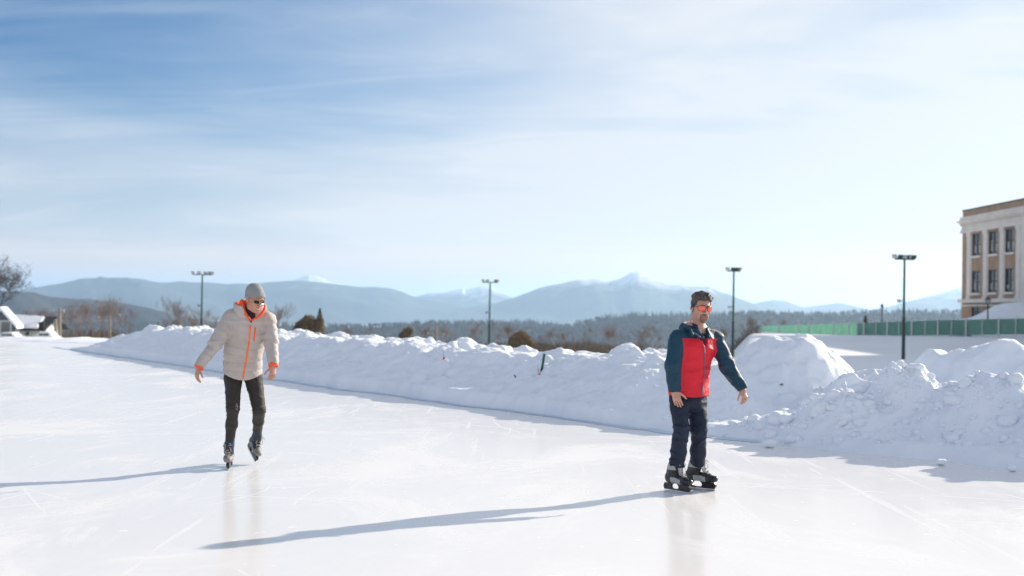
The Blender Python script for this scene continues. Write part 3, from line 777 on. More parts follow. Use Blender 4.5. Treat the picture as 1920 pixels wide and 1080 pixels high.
street_lamp(1654, 568, 606, 172, 'small black lantern lamp behind the fence left of the tallest pole')
street_lamp(1852.5, 555, 600, 146.5, 'black lantern lamp in front of the school and its snow heap', 1.3)

# ------------------------------------------------------------------ trees
def bare_tree_mesh(h, seed, levels=5, spread=.75, lean=(0, 0), dens=3, trunk_r=None, twig=.014, upright=.25):
    r = random.Random(seed); tr, cr = MB(), MB()
    r0 = trunk_r or h * .022
    def grow(p, d, L, rad, lv):
        rad = max(rad, twig)
        n = 3 if lv < 2 else 2
        pts = [p]; q = Vector(p); dd = Vector(d); rads = [rad]
        for i in range(n):
            dd = (dd + Vector((r.uniform(-1, 1), r.uniform(-1, 1), r.uniform(-.5, .9))) * .16).normalized()
            q = q + dd * (L / n); pts.append(Vector(q)); rads.append(rad * (1 - .45 * (i + 1) / n))
        (tr if lv == 0 else cr).tube(pts, rads, 7 if lv == 0 else (5 if lv < 2 else 3), False)
        if lv >= levels: return
        nb = dens + (1 if r.random() < .6 else 0) + (1 if lv == 0 else 0)
        for k in range(nb):
            f = r.uniform(.35, 1.0) if k else 1.0
            if lv == 0: f = r.uniform(.45, 1.0) if k else 1.0
            idx = min(n - 1, int(f * n)); fr = f * n - idx
            st = pts[idx].lerp(pts[idx + 1], min(1, fr))
            axis = Vector((r.uniform(-1, 1), r.uniform(-1, 1), r.uniform(-.25, .5))).normalized()
            nd = (dd * (1 - spread * .55) + axis * spread + Vector((0, 0, upright))).normalized()
            grow(st, nd, L * r.uniform(.55, .8) * (1.15 if lv == 0 else 1), rads[idx] * r.uniform(.45, .65), lv + 1)
    grow(Vector((0, 0, 0)), Vector((lean[0], lean[1], 1)).normalized(), h * .34, r0, 0)
    zmax = max(v[2] for v in cr.v); s = h / zmax
    for m in (tr, cr): m.v = [(v[0] * s, v[1] * s, v[2] * s) for v in m.v]
    # keep twigs thick enough to exist at a distance
    return tr, cr
def make_bare_tree(name, h, seed, m, label, cat='tree', group=None, **k):
    tr, cr = bare_tree_mesh(h, seed, **k)
    t = empty(name, (0, 0, 0), label, cat, group)
    tr.build('trunk', m, t); cr.build('crown', m, t)
    return t
def copy_tree(o, parent=None):
    c = o.copy(); COL.objects.link(c)
    if parent is not None: c.parent = parent
    for ch in o.children: copy_tree(ch, c)
    return c
def ground_at(x, y): return float(terrain_z(np.array([x]), np.array([y]))[0])

big = make_bare_tree('bare_tree', 10.8, 11, M['bark'], 'large bare tree with spreading limbs at the left edge behind the snowy roof', levels=6, spread=.8, dens=3, trunk_r=.22, upright=.2)
p = at(2, 640, 120); big.location = (p.x, p.y, ground_at(p.x, p.y)); big.rotation_euler.z = 1.1

protos = []
for sd, hh_ in ((21, 9), (22, 8), (23, 7.5), (24, 9)):
    protos.append((make_bare_tree('bare_tree', hh_, sd, M['bark_pale'], 'x', levels=5, spread=.62, dens=3, trunk_r=.13, upright=.35), hh_))
spots = [  # px of trunk, photo y of the top, distance, label
    (66, 566, 175, 'thin bare tree behind the dark roofed shed at the far left'),
    (95, 574, 190, 'small bare tree right behind the dark shed roof'),
    (128, 560, 200, 'pale bare tree just right of the wooden posts beside the shed'),
    (150, 572, 165, 'low bare tree left of the tallest trees behind the bank end'),
    (172, 550, 210, 'tall bare tree first of the pair left of the utility pole'),
    (196, 552, 190, 'dense bare tree directly behind the pale utility pole'),
    (219, 548, 205, 'tallest pale bare tree right of the utility pole'),
    (243, 573, 230, 'short faint bare tree at the right end of the left thicket'),
    (322, 585, 190, 'low bare tree left of the forked tree by the left pole'),
    (341, 550, 170, 'forked bare tree with long limbs just left of the left floodlight pole'),
    (361, 575, 180, 'small bare tree touching the left floodlight pole'),
    (398, 573, 175, 'bare tree between the left floodlight pole and the beige sleeve'),
    (430, 590, 200, 'low bare tree hidden mostly behind the beige jacket shoulder'),
    (510, 563, 240, 'faint leaning bare tree right of the beige hood'),
    (655, 604, 210, 'low bare tree right of the conifer clump'),
    (690, 606, 220, 'low bare tree left of the small round shrub'),
    (795, 602, 190, 'low bare tree between the small shrub and the wooden cross pole'),
    (845, 604, 200, 'low bare tree right of the wooden cross pole'),
    (885, 598, 190, 'bare tree just left of the middle floodlight pole'),
    (935, 594, 170, 'bare tree just right of the middle floodlight pole'),
    (957, 598, 180, 'bare tree touching the left side of the round brown shrub'),
    (1018, 612, 200, 'low bare tree right of the round brown shrub'),
    (1060, 612, 230, 'faint low bare tree second to the right of the brown shrub'),
    (1098, 606, 210, 'bare tree midway between the brown shrub and the red jacket'),
    (1140, 604, 200, 'bare tree above the reddish brush near the bank crest'),
    (1165, 606, 205, 'bare tree right of the reddish brush'),
    (1200, 604, 190, 'bare tree left of the red jacket sleeve'),
    (1235, 602, 200, 'bare tree touching the teal sleeve of the red jacket'),
    (1355, 602, 210, 'bare tree between the red jacket and the pole beside it'),
    (1393, 588, 190, 'bare tree right of the pole beside the red jacket'),
    (1412, 590, 180, 'bare tree at the left end of the light green fence'),
    (1436, 592, 235, 'bare tree behind the first panels of the light green fence'),
    (1470, 593, 240, 'faint bare tree behind the middle of the light green fence'),
]
for k, (px, pyt, Y_, lab) in enumerate(spots):
    pr_, hh_ = protos[k % 4]
    o = pr_ if k < 4 else copy_tree(pr_)
    p = at(px, pyt, Y_); g = ground_at(p.x, p.y)
    s = (p.z - g) / hh_
    o.location = (p.x, p.y, g - .1); o.scale = (s, s, s); o.rotation_euler = (0, 0, k * 2.4)
    tag(o, lab, 'tree', 'bare trees beyond the snow bank')

# brown brush below the trees: countless stems
def brush_mesh(n):
    V = np.zeros((n, 4, 3)); base = []
    px = rng.uniform(-60, 1500, n); Yd = rng.uniform(118, 235, n)
    hz = .7 + .9 * np.clip(vnoise(np.stack([px * .02, Yd * .02, px * 0], -1), 1, 55) + .5, 0, 1.5) + rng.normal(size=n) * .3
    hz = np.where((px < 330), hz * 1.25, hz)
    hz = np.where(px > 1350, hz * .5, hz)
    hz = np.where(px > 1320, 1.1 + .3 * rng.normal(size=n), hz); Yd = np.where(px > 1320, 175 + (Yd - 118) * .5, Yd)
    px = np.where((px > 1320) & (rng.uniform(size=n) < .6), rng.uniform(330, 1300, n), px); px = np.where(px > 1425, px - 300, px)
    x = (px - 960) / F_PX * Yd; g = terrain_z(x, Yd)
    an = rng.uniform(0, 6.28, n); ln = rng.normal(size=(n, 2)) * .7
    wd = rng.uniform(.015, .045, n)
    b = np.stack([x, Yd, g - .1], -1); t = b + np.stack([ln[:, 0] * hz * .6, ln[:, 1] * hz * .6, np.maximum(.5, hz)], -1)
    d = np.stack([np.cos(an), np.sin(an), an * 0], -1) * wd[:, None]
    V[:, 0] = b - d; V[:, 1] = b + d; V[:, 2] = t + d * .4; V[:, 3] = t - d * .4
    return V.reshape(-1, 3), np.arange(n * 4).reshape(-1, 4)
V, F = brush_mesh(45000)
o = link('brush', mesh_np('brush', V, F, M['brush'])); tag(o, 'brown winter brush behind the snow bank', 'brush', kind='stuff')

def leaf_blob(centers, radii, n, size, drop=.25):
    """leaf-sized quads gathered toward the outside of several ellipsoids"""
    k = rng.integers(0, len(centers), n); d = rng.normal(size=(n, 3)); d /= np.linalg.norm(d, axis=1)[:, None]
    rad = rng.uniform(.25, 1, n) ** .45 * (1 + .22 * fbm(d * 1.7 + k[:, None] * 3.1, 1.3, 3, 7))
    c = np.asarray(centers)[k] + d * rad[:, None] * np.asarray(radii)[k]
    a = rng.normal(size=(n, 3)); a /= np.linalg.norm(a, axis=1)[:, None]; b = np.cross(a, rng.normal(size=(n, 3))); b /= np.linalg.norm(b, axis=1)[:, None]
    s = size * rng.uniform(.6, 1.4, (n, 1))
    V = np.stack([c - a * s, c + b * s * .45, c + a * s, c - b * s * .45], 1)
    return V.reshape(-1, 3), np.arange(n * 4).reshape(-1, 4)
def shrub(name, px, py_base, Y_, blobs, n, size, m, label, cat, stem_h=1.0):
    """blobs in photo pixels relative to (px, py_base): (dx, up, rx, rz)"""
    sc = Y_ / F_PX; b = at(px, py_base, Y_)
    g = b.z - .4
    t = empty(name, (b.x, b.y, g), label, cat)
    cs = [(dx * sc, rng.normal() * abs(rx) * sc * .3, (b.z - g) + up * sc) for dx, up, rx, rz in blobs]; rs = [(rx * sc, rx * sc, rz * sc) for dx, up, rx, rz in blobs]
    V, F = leaf_blob(cs, rs, n, size)
    link('crown' if cat == 'tree' else 'foliage', mesh_np('foliage', V, F, m), t)
    mb = MB(); H = max(c[2] for c in cs)
    for q_ in range(5):
        c = cs[q_ % len(cs)]
        mb.tube([(b.x + rng.normal() * .08, b.y, g), (b.x + c[0] * .5, b.y, g + c[2] * .5), (b.x + c[0], b.y + c[1], g + c[2])], [.07, .05, .02], 6)
    mb.build('trunk' if cat == 'tree' else 'stem', M['bark'], t)
shrub('round_shrub', 975, 650, 118, [(0, 10, 22, 20), (-10, 6, 14, 14), (11, 5, 15, 16), (2, 20, 12, 10)], 5200, .10, M['shrub'], 'rounded golden brown shrub behind the bank right of the middle pole', 'shrub')
shrub('round_shrub', 763, 640, 150, [(0, 12, 11, 15), (-9, 6, 9, 11), (4, 20, 7, 8)], 2600, .11, M['shrub'], 'small brown green shrub behind the bank left of the wooden cross pole', 'shrub')
shrub('cedar_clump', 577, 640, 125, [(-12, 22, 16, 20), (-20, 13, 11, 15), (4, 26, 15, 24), (-4, 34, 9, 14), (16, 20, 14, 20), (22, 34, 8, 16)], 9500, .11, M['shrub'], 'wide brown green evergreen clump right of the beige jacket', 'shrub')
# pointed conifers
def conifer(px, py_top, py_base, Y_, wpx, m, n, size, label):
    top = at(px, py_top, Y_); b = at(px, py_base, Y_); H = top.z - b.z + .5; R_ = wpx / 2 * Y_ / F_PX
    t = empty('conifer', (top.x, top.y, b.z - .5), label, 'tree')
    u_ = rng.uniform(0, 1, n) ** .7; an = rng.uniform(0, 6.28, n)
    tier = .65 + .5 * np.abs(np.sin(u_ * 19 + 1.2 * np.sin(an * 3)))
    rr = R_ * (1.0 - (1 - u_)) * tier * rng.uniform(.3, 1, n) ** .6
    z = H * (1 - u_ * .9) - .25 * rr
    c = np.stack([rr * np.cos(an), rr * np.sin(an), z], -1)
    a = np.stack([np.cos(an), np.sin(an), -.3 + 0 * an], -1) + rng.normal(size=(n, 3)) * .3; s = size * rng.uniform(.6, 1.5, (n, 1))
    bb = np.cross(a, [0, 0, 1.0]); V = np.stack([c - a * s * .5, c + bb * s * .3, c + a * s, c - bb * s * .3], 1).reshape(-1, 3)
    link('crown', mesh_np('crown', V, np.arange(n * 4).reshape(-1, 4), m), t)
    mb = MB(); mb.tube([(top.x, top.y, b.z - .5), (top.x, top.y, top.z - .1)], [.12, .02], 7); mb.build('trunk', M['bark'], t)
conifer(600, 578, 632, 128, 30, M['needle'], 3200, .13, 'pointed dark conifer rising out of the evergreen clump')
conifer(1623, 590, 612, 190, 16, M['shrub'], 1500, .16, 'small pointed brown conifer behind the green fence')

# ------------------------------------------------------------------ utility poles and small posts
def utility_pole(px, py_top, py_base, Y_, label, r=.13, arm=None, insul=True):
    a = at(px, py_top, Y_); b = at(px, py_base, Y_)
    t = empty('utility_pole', (b.x, b.y, b.z - .6), label, 'utility pole')
    mb = MB(); mb.tube([(b.x, b.y, b.z - .6), (a.x, a.y, a.z)], [r, r * .8], 10); mb.build('pole', M['utility'], t)
    if arm:
        for (dy, hwid, tl) in arm:
            c = at(px, py_top + dy, Y_)
            mb = MB(); mb.box((-hwid, -.16, -.07), (hwid, -.04, .07), (math.cos(tl), 0, math.sin(tl)), (0, 1, 0), (-math.sin(tl), 0, math.cos(tl)), c + Vector((0, -r, 0)))
            ar = mb.build('crossarm', M['utility'], t)
            for sx in (-.85, .85):
                q_ = c + Vector((math.cos(tl), 0, math.sin(tl))) * hwid * sx + Vector((0, -r - .1, .07))
                mb = MB(); mb.tube([q_, q_ + ZV * .1, q_ + ZV * .22], [.05, .07, .04], 8); mb.build('insulator', M['lantern'], ar)
    return t
utility_pole(112, 578, 640, 118, 'pale weathered wooden pole at the corner of the dark shed', .17, [(8, .55, .05)])
utility_pole(104.5, 599, 641, 116, 'shorter grey wooden post close beside the pale pole at the shed', .16)
utility_pole(206, 592, 622, 135, 'pale utility pole with a slanted brace above the left end of the bank', .14, [(4, 1.3, .12)])
utility_pole(817.5, 612, 645, 140, 'pale wooden pole with a crossarm behind the middle of the bank', .2, [(16, 1.0, 0.0)])

# ------------------------------------------------------------------ houses and cars at the far left
def prism_roof(mb, x0, x1, y0, y1, z0, z1, over=.3, th=.25, ridge_along='x'):
    if ridge_along == 'x':
        ym = (y0 + y1) / 2
        for s_ in (-1, 1):
            ye = y0 - over if s_ < 0 else y1 + over
            mb.hexa([(x0 - over, ym, z1), (x1 + over, ym, z1), (x1 + over, ye, z0), (x0 - over, ye, z0), (x0 - over, ym, z1 + th), (x1 + over, ym, z1 + th), (x1 + over, ye, z0 + th), (x0 - over, ye, z0 + th)])
    else:
        xm = (x0 + x1) / 2
        for s_ in (-1, 1):
            xe = x0 - over if s_ < 0 else x1 + over
            mb.hexa([(xm, y0 - over, z1), (xe, y0 - over, z0), (xe, y1 + over, z0), (xm, y1 + over, z1), (xm, y0 - over, z1 + th), (xe, y0 - over, z0 + th), (xe, y1 + over, z0 + th), (xm, y1 + over, z1 + th)])
# house with the snowy gable end, ridge running away from the camera, apex about (5,575)
Yh = 112.0
apx = at(3, 575, Yh); ev = at(28, 616, Yh); g0 = at(0, 637, Yh).z
hx = apx.x
hwid = (ev.x - apx.x)
house = empty('gable_house', (hx, Yh + 1.3, g0), 'grey walled house with a steep snow covered roof at the left edge', 'house')
mb = MB(); zE = ev.z; zR = apx.z - .3
mb.v = []; 
x0, x1 = hx - hwid, hx + hwid
mb.prism([(x0, g0 - .8), (x1, g0 - .8), (x1, zE), (hx, zR), (x0, zE)], Yh, Yh + 1.0, (1, 0, 0), (0, 0, 1), (0, 1, 0))
mb.build('wall', M['wallgrey'], house)
mb = MB(); prism_roof(mb, x0, x1, Yh, Yh + 1.0, zE, zR, .25, .3, 'y'); mb.build('roof', M['snow'], house)
for wx in (-.45, .35):
    mb = MB(); mb.box((hx + wx * hwid - .5, Yh - .06, g0 + .5), (hx + wx * hwid + .5, Yh - .01, g0 + 1.7)); w_ = mb.build('window', M['siding'], house)
    mb = MB(); mb.box((hx + wx * hwid - .38, Yh - .08, g0 + .62), (hx + wx * hwid + .38, Yh - .062, g0 + 1.58)); mb.build('pane', M['glass'], w_)
# dark roofed shed: a roof slope facing the camera
Ys = 116.0
a = at(11, 592, Ys + 3); b = at(104, 591, Ys + 3); c = at(16, 615, Ys); d = at(101, 627, Ys); gz = at(60, 640, Ys).z
shed = empty('shed', ((a.x + b.x) / 2, Ys + 3, gz), 'pale sided shed with a black roof half covered by a patch of snow', 'shed')
xL, xR = a.x, b.x; zr = a.z; ze = at(16, 616, Ys).z
mb = MB(); mb.prism([(Ys + .3, gz - .6), (Ys + 5.7, gz - .6), (Ys + 5.7, ze), (Ys + 3, zr - .25), (Ys + .3, ze)], xL + 1.0, xR - .4, (0, 1, 0), (0, 0, 1), (1, 0, 0)); mb.build('wall', M['siding'], shed)
mb = MB(); prism_roof(mb, xL, xR, Ys, Ys + 6, ze - .15, zr - .2, .25, .2, 'x'); rf = mb.build('roof', M['roof_dark'], shed)
# dark gable side dropping lower on the right
mb = MB(); mb.prism([(at(76, 600, Ys).x, zr - .5), (xR + .25, zr - .5), (xR + .25, at(0, 628, Ys).z - .6), (at(91, 600, Ys).x, at(0, 618, Ys).z - .9)], Ys - .5, Ys - .3, (1, 0, 0), (0, 0, 1), (0, 1, 0)); mb.build('tarp', M['roof_dark'], shed)
# snow patch on the slope
def slope_pt(x, f): return Vector((x, Ys - .25 + (3.25) * f, (ze - .15) + (zr - .2 - ze + .15) * f + .2))
outl = [(18, .02), (84, 0.0), (81, .2), (78, .3), (80, .42), (77, .55), (79, .66), (75, .74), (77, .82), (66, .86), (58, .9), (50, .86), (40, .9), (25, .93), (13, .93), (15, .5)]
pl = []
for px_, f in outl:
    x = at(px_, 600, Ys + 1.5).x; pl.append(slope_pt(x, f))
nrm = Vector((0, -(zr - ze), 3.25)).normalized()
mb = MB(); n = len(pl)
V = [p + nrm * .01 for p in pl] + [p + nrm * .22 for p in pl]
mb.add(V, [tuple(range(n, 2 * n)), tuple(range(n - 1, -1, -1))] + [(i, (i + 1) % n, n + (i + 1) % n, n + i) for i in range(n)])
mb.build('roof_snow', M['snow'], rf)
for (u0, u1, v0, v1, nm, mm) in ((42, 46, 620, 636, 'door', 'siding'), (47, 57, 621, 630, 'window', 'siding')):
    a1 = at(u0, v1, Ys + .2); b1 = at(u1, v0, Ys + .2)
    mb = MB(); mb.box((a1.x, Ys + .14, a1.z), (b1.x, Ys + .29, b1.z)); w_ = mb.build(nm, M[mm], shed)
    if nm == 'window':
        mb = MB(); mb.box((a1.x + .08, Ys + .11, a1.z + .08), (b1.x - .08, Ys + .138, b1.z - .08)); mb.build('pane', M['glass'], w_)

def car(px0, px1, py_top, py_bot, Y_, m, label, snow=True):
    a = at(px0, py_bot, Y_); b = at(px1, py_top, Y_); L_ = b.x - a.x; H = b.z - a.z; x0 = a.x; z0 = a.z
    t = empty('parked_car', (x0 + L_ / 2, Y_ + .9, z0), label, 'car', 'snowy cars parked by the houses')
    prof = [(0, .28), (.02, .55), (.08, .62), (.22, .66), (.33, .96), (.40, 1.0), (.72, 1.0), (.80, .93), (.90, .64), (.98, .58), (1.0, .40), (.99, .22), (.02, .2)]
    mb = MB(); mb.prism([(x0 + u_ * L_, z0 + v_ * H) for u_, v_ in prof], Y_, Y_ + 1.8, (1, 0, 0), (0, 0, 1), (0, 1, 0)); mb.build('body', m, t)
    for (ua, ub) in ((.30, .52), (.54, .76)):
        mb = MB(); mb.prism([(x0 + (ua + .03 * (ua < .4)) * L_, z0 + .68 * H), (x0 + ub * L_, z0 + .68 * H), (x0 + ub * L_, z0 + .93 * H), (x0 + (ua + .07 * (ua < .4)) * L_, z0 + .93 * H)], Y_ - .015, Y_ - .003, (1, 0, 0), (0, 0, 1), (0, 1, 0)); mb.build('window', M['carglass'], t)
    for uc in (.2, .8):
        for yy in (Y_ + .02, Y_ + 1.55):
            c = Vector((x0 + uc * L_, yy, z0 + .21 * H)); mb = MB(); mb.tube([c - Vector((0, .04, 0)), c + Vector((0, .22, 0))], .21 * H, 16); w_ = mb.build('wheel', M['rubber'], t)
            mb = MB(); mb.tube([c - Vector((0, .055, 0)), c - Vector((0, .042, 0))], .12 * H, 12); mb.build('rim', M['post'], w_)
    if snow:
        mb = MB(); mb.prism([(x0 + .34 * L_, z0 + 1.005 * H), (x0 + .78 * L_, z0 + 1.005 * H), (x0 + .74 * L_, z0 + 1.12 * H), (x0 + .40 * L_, z0 + 1.13 * H)], Y_ + .1, Y_ + 1.7, (1, 0, 0), (0, 0, 1), (0, 1, 0)); mb.build('snow_cover', M['snow'], t)
car(-14, 33, 625.5, 639.5, 110, M['carpaint'], 'snow capped white car parked in front of the grey gable house')
car(57, 102, 624.5, 640.5, 109, M['carpaint'], 'white car parked in front of the dark roofed shed')

# ------------------------------------------------------------------ things stuck in the bank
def bank_hit(px, py):
    for Y_ in np.arange(13, 46, .04):
        p = at(px, py, float(Y_))
        if p.z < bank_z(p.x, p.y): return p
    return at(px, py, 20)
# the search above is slow point by point: do it on an array
def bank_hit(px, py):
    Ys_ = np.arange(12.5, 46, .03); d = FW + R * ((px - 960) / F_PX) + UP * ((540 - py) / F_PX); k = Ys_ / d.y
    P = np.stack([d.x * k, d.y * k, CAM_H + d.z * k], -1); q_ = P[:, :2] - P0
    z = bank_height((q_ @ E)[:, None], (q_ @ NRM)[:, None])[2][:, 0]
    i = np.argmax(P[:, 2] < z); return Vector(P[i])
def in_bank(px0, py0, px1, py1):
    """a lower point on the bank surface, an upper point a little in front of the surface"""
    a = bank_hit(px0, py0); return a, at(px1, py1, a.y + .05)
a, b = in_bank(1016, 692, 1020.5, 663)
t = empty('marker_stake', a, 'dark green flat stake stuck upright in the snow bank', 'stake')
d = (b - a).normalized(); sx = d.cross(Vector((0, 1, 0))).normalized()
mb = MB(); mb.box((-.021, -.010, -.18), (.021, .010, (b - a).length), sx, Vector((0, 1, 0)), d, a + Vector((0, -.05, 0))); mb.build('blade', M['pole'], t)
mb = MB(); mb.box((-.024, -.013, -.03), (.024, .012, .01), sx, Vector((0, 1, 0)), d, a + Vector((0, -.05, 0))); mb.build('foot_clip', M['rubber'], t)
M['flag'] = mat('pink_flag', (0.75, 0.09, 0.12), .7, .2, 30)
def flag(px, py, s, label, seed):
    c = bank_hit(px, py); t = empty('marker_flag', c, label, 'flag', 'small marker flags in the bank'); c = c + Vector((0, -.03, .01))
    mb = MB(); mb.tube([c + Vector((.03, .05, -.06)) * s, c + Vector((0, 0, .06)) * s, c + Vector((-.02, -.02, .14)) * s], .0028, 5); mb.build('wire', M['rubber'], t)
    mb = MB(); q_ = c + Vector((0, -.015, .03)) * s
    mb.add([q_, q_ + Vector((.05, -.01, -.05)) * s, q_ + Vector((.045, -.02, -.1)) * s, q_ + Vector((-.02, -.01, -.085)) * s,
            q_ + Vector((0, .006, 0)), q_ + Vector((.05, -.004, -.05)) * s, q_ + Vector((.045, -.014, -.1)) * s, q_ + Vector((-.02, -.004, -.085)) * s],
           [(0, 1, 2, 3), (7, 6, 5, 4), (0, 4, 5, 1), (1, 5, 6, 2), (2, 6, 7, 3), (3, 7, 4, 0)]); mb.build('flag_cloth', M['flag'], t)
flag(1009.5, 702, 1.0, 'tiny pink flag in the snow just below the green stake', 1)
flag(831.5, 672, 1.1, 'tiny pink flag on a bent wire in the snow below the wooden cross pole', 2)
def twig(px, py, L_, tilt, label):
    c = bank_hit(px, py); c = c + Vector((0, -.02, .005)); d = Vector((math.cos(tilt), -.1, math.sin(tilt)))
    mb = MB(); mb.tube([c - d * L_ / 2, c + Vector((0, 0, .008)), c + d * L_ / 2], [.006, .011, .005], 6)
    mb.tube([c, c + Vector((.02, -.02, .03))], [.006, .003], 5)
    mb.v = [tuple(Vector(v)) for v in mb.v]; o = mb.build('twig', M['bark'], None, c); tag(o, label, 'twig', 'dark twigs lying on the bank')
twig(1464.5, 722, .05, -.15, 'tiny dark twig on the snow mound right of the red jacket')
twig(966, 707, .09, -1.0, 'thin grey twig poking from the bank left of the stake')

# ------------------------------------------------------------------ people: distance fields turned into smooth meshes
def v3(p): return np.array(p[:], float)
class Field:
    def __init__(s, lo, hi, h):
        s.lo = np.array(lo, float); s.h = h; s.n = np.ceil((np.array(hi) - s.lo) / h).astype(int) + 1
        s.D = np.full(s.n, 0.5, np.float32)
    def axes(s): return [s.lo[k] + np.arange(s.n[k]) * s.h for k in range(3)]
    def grid(s, sl=None):
        ax = s.axes()
        if sl is None: sl = (slice(None),) * 3
        return np.stack(np.meshgrid(ax[0][sl[0]], ax[1][sl[1]], ax[2][sl[2]], indexing='ij'), -1)
    def slices(s, lo, hi):
        a = np.clip(np.floor((np.array(lo) - s.lo) / s.h).astype(int), 0, s.n - 1); b = np.clip(np.ceil((np.array(hi) - s.lo) / s.h).astype(int) + 1, 1, s.n)
        return tuple(slice(a[k], max(a[k] + 1, b[k])) for k in range(3))
    def put(s, f, lo, hi, k=0.01, op='add', m=0.05):
        sl = s.slices(np.array(lo) - m, np.array(hi) + m); P = s.grid(sl); d = f(P); D = s.D[sl]
        if op == 'add':
            if k > 0:
                h = np.clip(.5 + .5 * (D - d) / k, 0, 1); r = D * (1 - h) + d * h - k * h * (1 - h)
            else: r = np.minimum(D, d)
        else:
            if k > 0:
                h = np.clip(.5 - .5 * (D + d) / k, 0, 1); r = D * (1 - h) - d * h + k * h * (1 - h)
            else: r = np.maximum(D, -d)
        s.D[sl] = r
    def ell(s, c, r, A=None, k=.01, op='add'):
        c = v3(c); r = np.array(r, float); A = np.eye(3) if A is None else A
        ext = np.abs(A).T @ r
        def f(P):
            q = (P - c) @ A.T; l = np.linalg.norm(q / r, axis=-1); return (l - 1) * np.min(r) * 1.0 if np.ptp(r) < 1e-6 else (l - 1) * l / np.maximum(np.linalg.norm(q / r ** 2, axis=-1), 1e-6)
        s.put(f, c - ext, c + ext, k, op)
    def seg(s, p0, p1, r0, r1, side=None, k=.02, op='add', flat0=False, flat1=False, quilt=None, w0=0.0):
        """tapered limb; r may be (lateral, depth)"""
        p0, p1 = v3(p0), v3(p1); L = np.linalg.norm(p1 - p0); w = (p1 - p0) / L
        a0, b0 = (r0, r0) if np.isscalar(r0) else r0; a1, b1 = (r1, r1) if np.isscalar(r1) else r1
        u = np.array([1, 0, 0.]) if side is None else v3(side)
        if abs(u @ w) > .95: u = np.array([0, 1., 0])
        u = u - w * (u @ w); u /= np.linalg.norm(u); v = np.cross(w, u); R_ = max(a0, b0, a1, b1)
        def f(P):
            q = P - p0; tt = q @ w; t = np.clip(tt / L, 0, 1); e = tt - t * L; qu = q @ u; qv = q @ v
            a = a0 + (a1 - a0) * t; b = b0 + (b1 - b0) * t
            if flat0: e = np.where(tt < 0, 0, e)
            if flat1: e = np.where(tt > L, 0, e)
            m = np.minimum(a, b); l = np.sqrt((qu / a) ** 2 + (qv / b) ** 2 + (e / m) ** 2)
            g = np.sqrt((qu / a ** 2) ** 2 + (qv / b ** 2) ** 2 + (e / m ** 2) ** 2)
            d = np.where(l > 1e-3, (l - 1) * l / np.maximum(g, 1e-6), -m)
            d = np.maximum(d, (l - 1) * m) if False else d
            if quilt:
                per, amp = quilt[0], quilt[1]; d = d - amp * (np.abs(np.sin(math.pi * (tt + w0) / per)) ** .38 - .8)
            if flat0: d = np.maximum(d, -tt)
            if flat1: d = np.maximum(d, tt - L)
            return d
        s.put(f, np.minimum(p0, p1) - R_, np.maximum(p0, p1) + R_, k, op)
    def sample(s, P):
        q = (np.asarray(P) - s.lo) / s.h; q = np.clip(q, 0, s.n - 1.001); i = q.astype(int); f = q - i; r = 0
        for dx in (0, 1):
            for dy in (0, 1):
                for dz in (0, 1):
                    r = r + s.D[i[..., 0] + dx, i[..., 1] + dy, i[..., 2] + dz] * (f[..., 0] if dx else 1 - f[..., 0]) * (f[..., 1] if dy else 1 - f[..., 1]) * (f[..., 2] if dz else 1 - f[..., 2])
        return r
    def grad(s, P, e=.006):
        g = np.stack([s.sample(P + np.eye(3)[k] * e) - s.sample(P - np.eye(3)[k] * e) for k in range(3)], -1)
        return g / np.maximum(np.linalg.norm(g, axis=-1, keepdims=True), 1e-9)
    def snap(s, p, off=0.0):
        p = v3(p)[None]
        for _ in range(12): p = p - s.grad(p) * (s.sample(p) - off)[:, None] * .8
        return Vector(p[0])
    def hit(s, px, py, Y0, Y1, off=0.0):
        """first point of the surface seen from the camera through a photo pixel"""
        d = FW + R * ((px - 960) / F_PX) + UP * ((540 - py) / F_PX); ys = np.arange(Y0, Y1, .002); k = ys / d.y
        P = np.stack([d.x * k, d.y * k, CAM_H + d.z * k], -1); D = s.sample(P); i = int(np.argmax(D < off)) if (D < off).any() else int(np.argmin(D))
        return Vector(P[i])
    def sub(s, lo, hi, h):
        """a finer copy of one region"""
        g = Field(lo, hi, h); g.D = s.sample(g.grid()).astype(np.float32); return g
    def mesh(s):
        D = s.D; ins = D < 0; nx, ny, nz = D.shape
        c = [ins[dx:nx - 1 + dx, dy:ny - 1 + dy, dz:nz - 1 + dz] for dx in (0, 1) for dy in (0, 1) for dz in (0, 1)]
        sm = sum(x.astype(np.int8) for x in c); act = (sm > 0) & (sm < 8)
        idx = np.argwhere(act); vid = np.full(act.shape, -1, np.int64); vid[act] = np.arange(len(idx))
        acc = np.zeros((len(idx), 3)); cnt = np.zeros(len(idx))
        I, J, K = idx.T
        for ax in range(3):
            o1, o2 = [a for a in range(3) if a != ax]
            for d1 in (0, 1):
                for d2 in (0, 1):
                    off = np.zeros(3, int); off[o1] = d1; off[o2] = d2; e = np.zeros(3, int); e[ax] = 1
                    A = D[I + off[0], J + off[1], K + off[2]]; B = D[I + off[0] + e[0], J + off[1] + e[1], K + off[2] + e[2]]
                    m = (A < 0) != (B < 0); t = np.where(m, A / np.where(m, A - B, 1), 0)
                    p = np.repeat(off[None].astype(float), len(idx), 0); p[:, ax] += t
                    acc[m] += p[m]; cnt[m] += 1
        V = s.lo + (idx + acc / cnt[:, None]) * s.h
        Fs = []
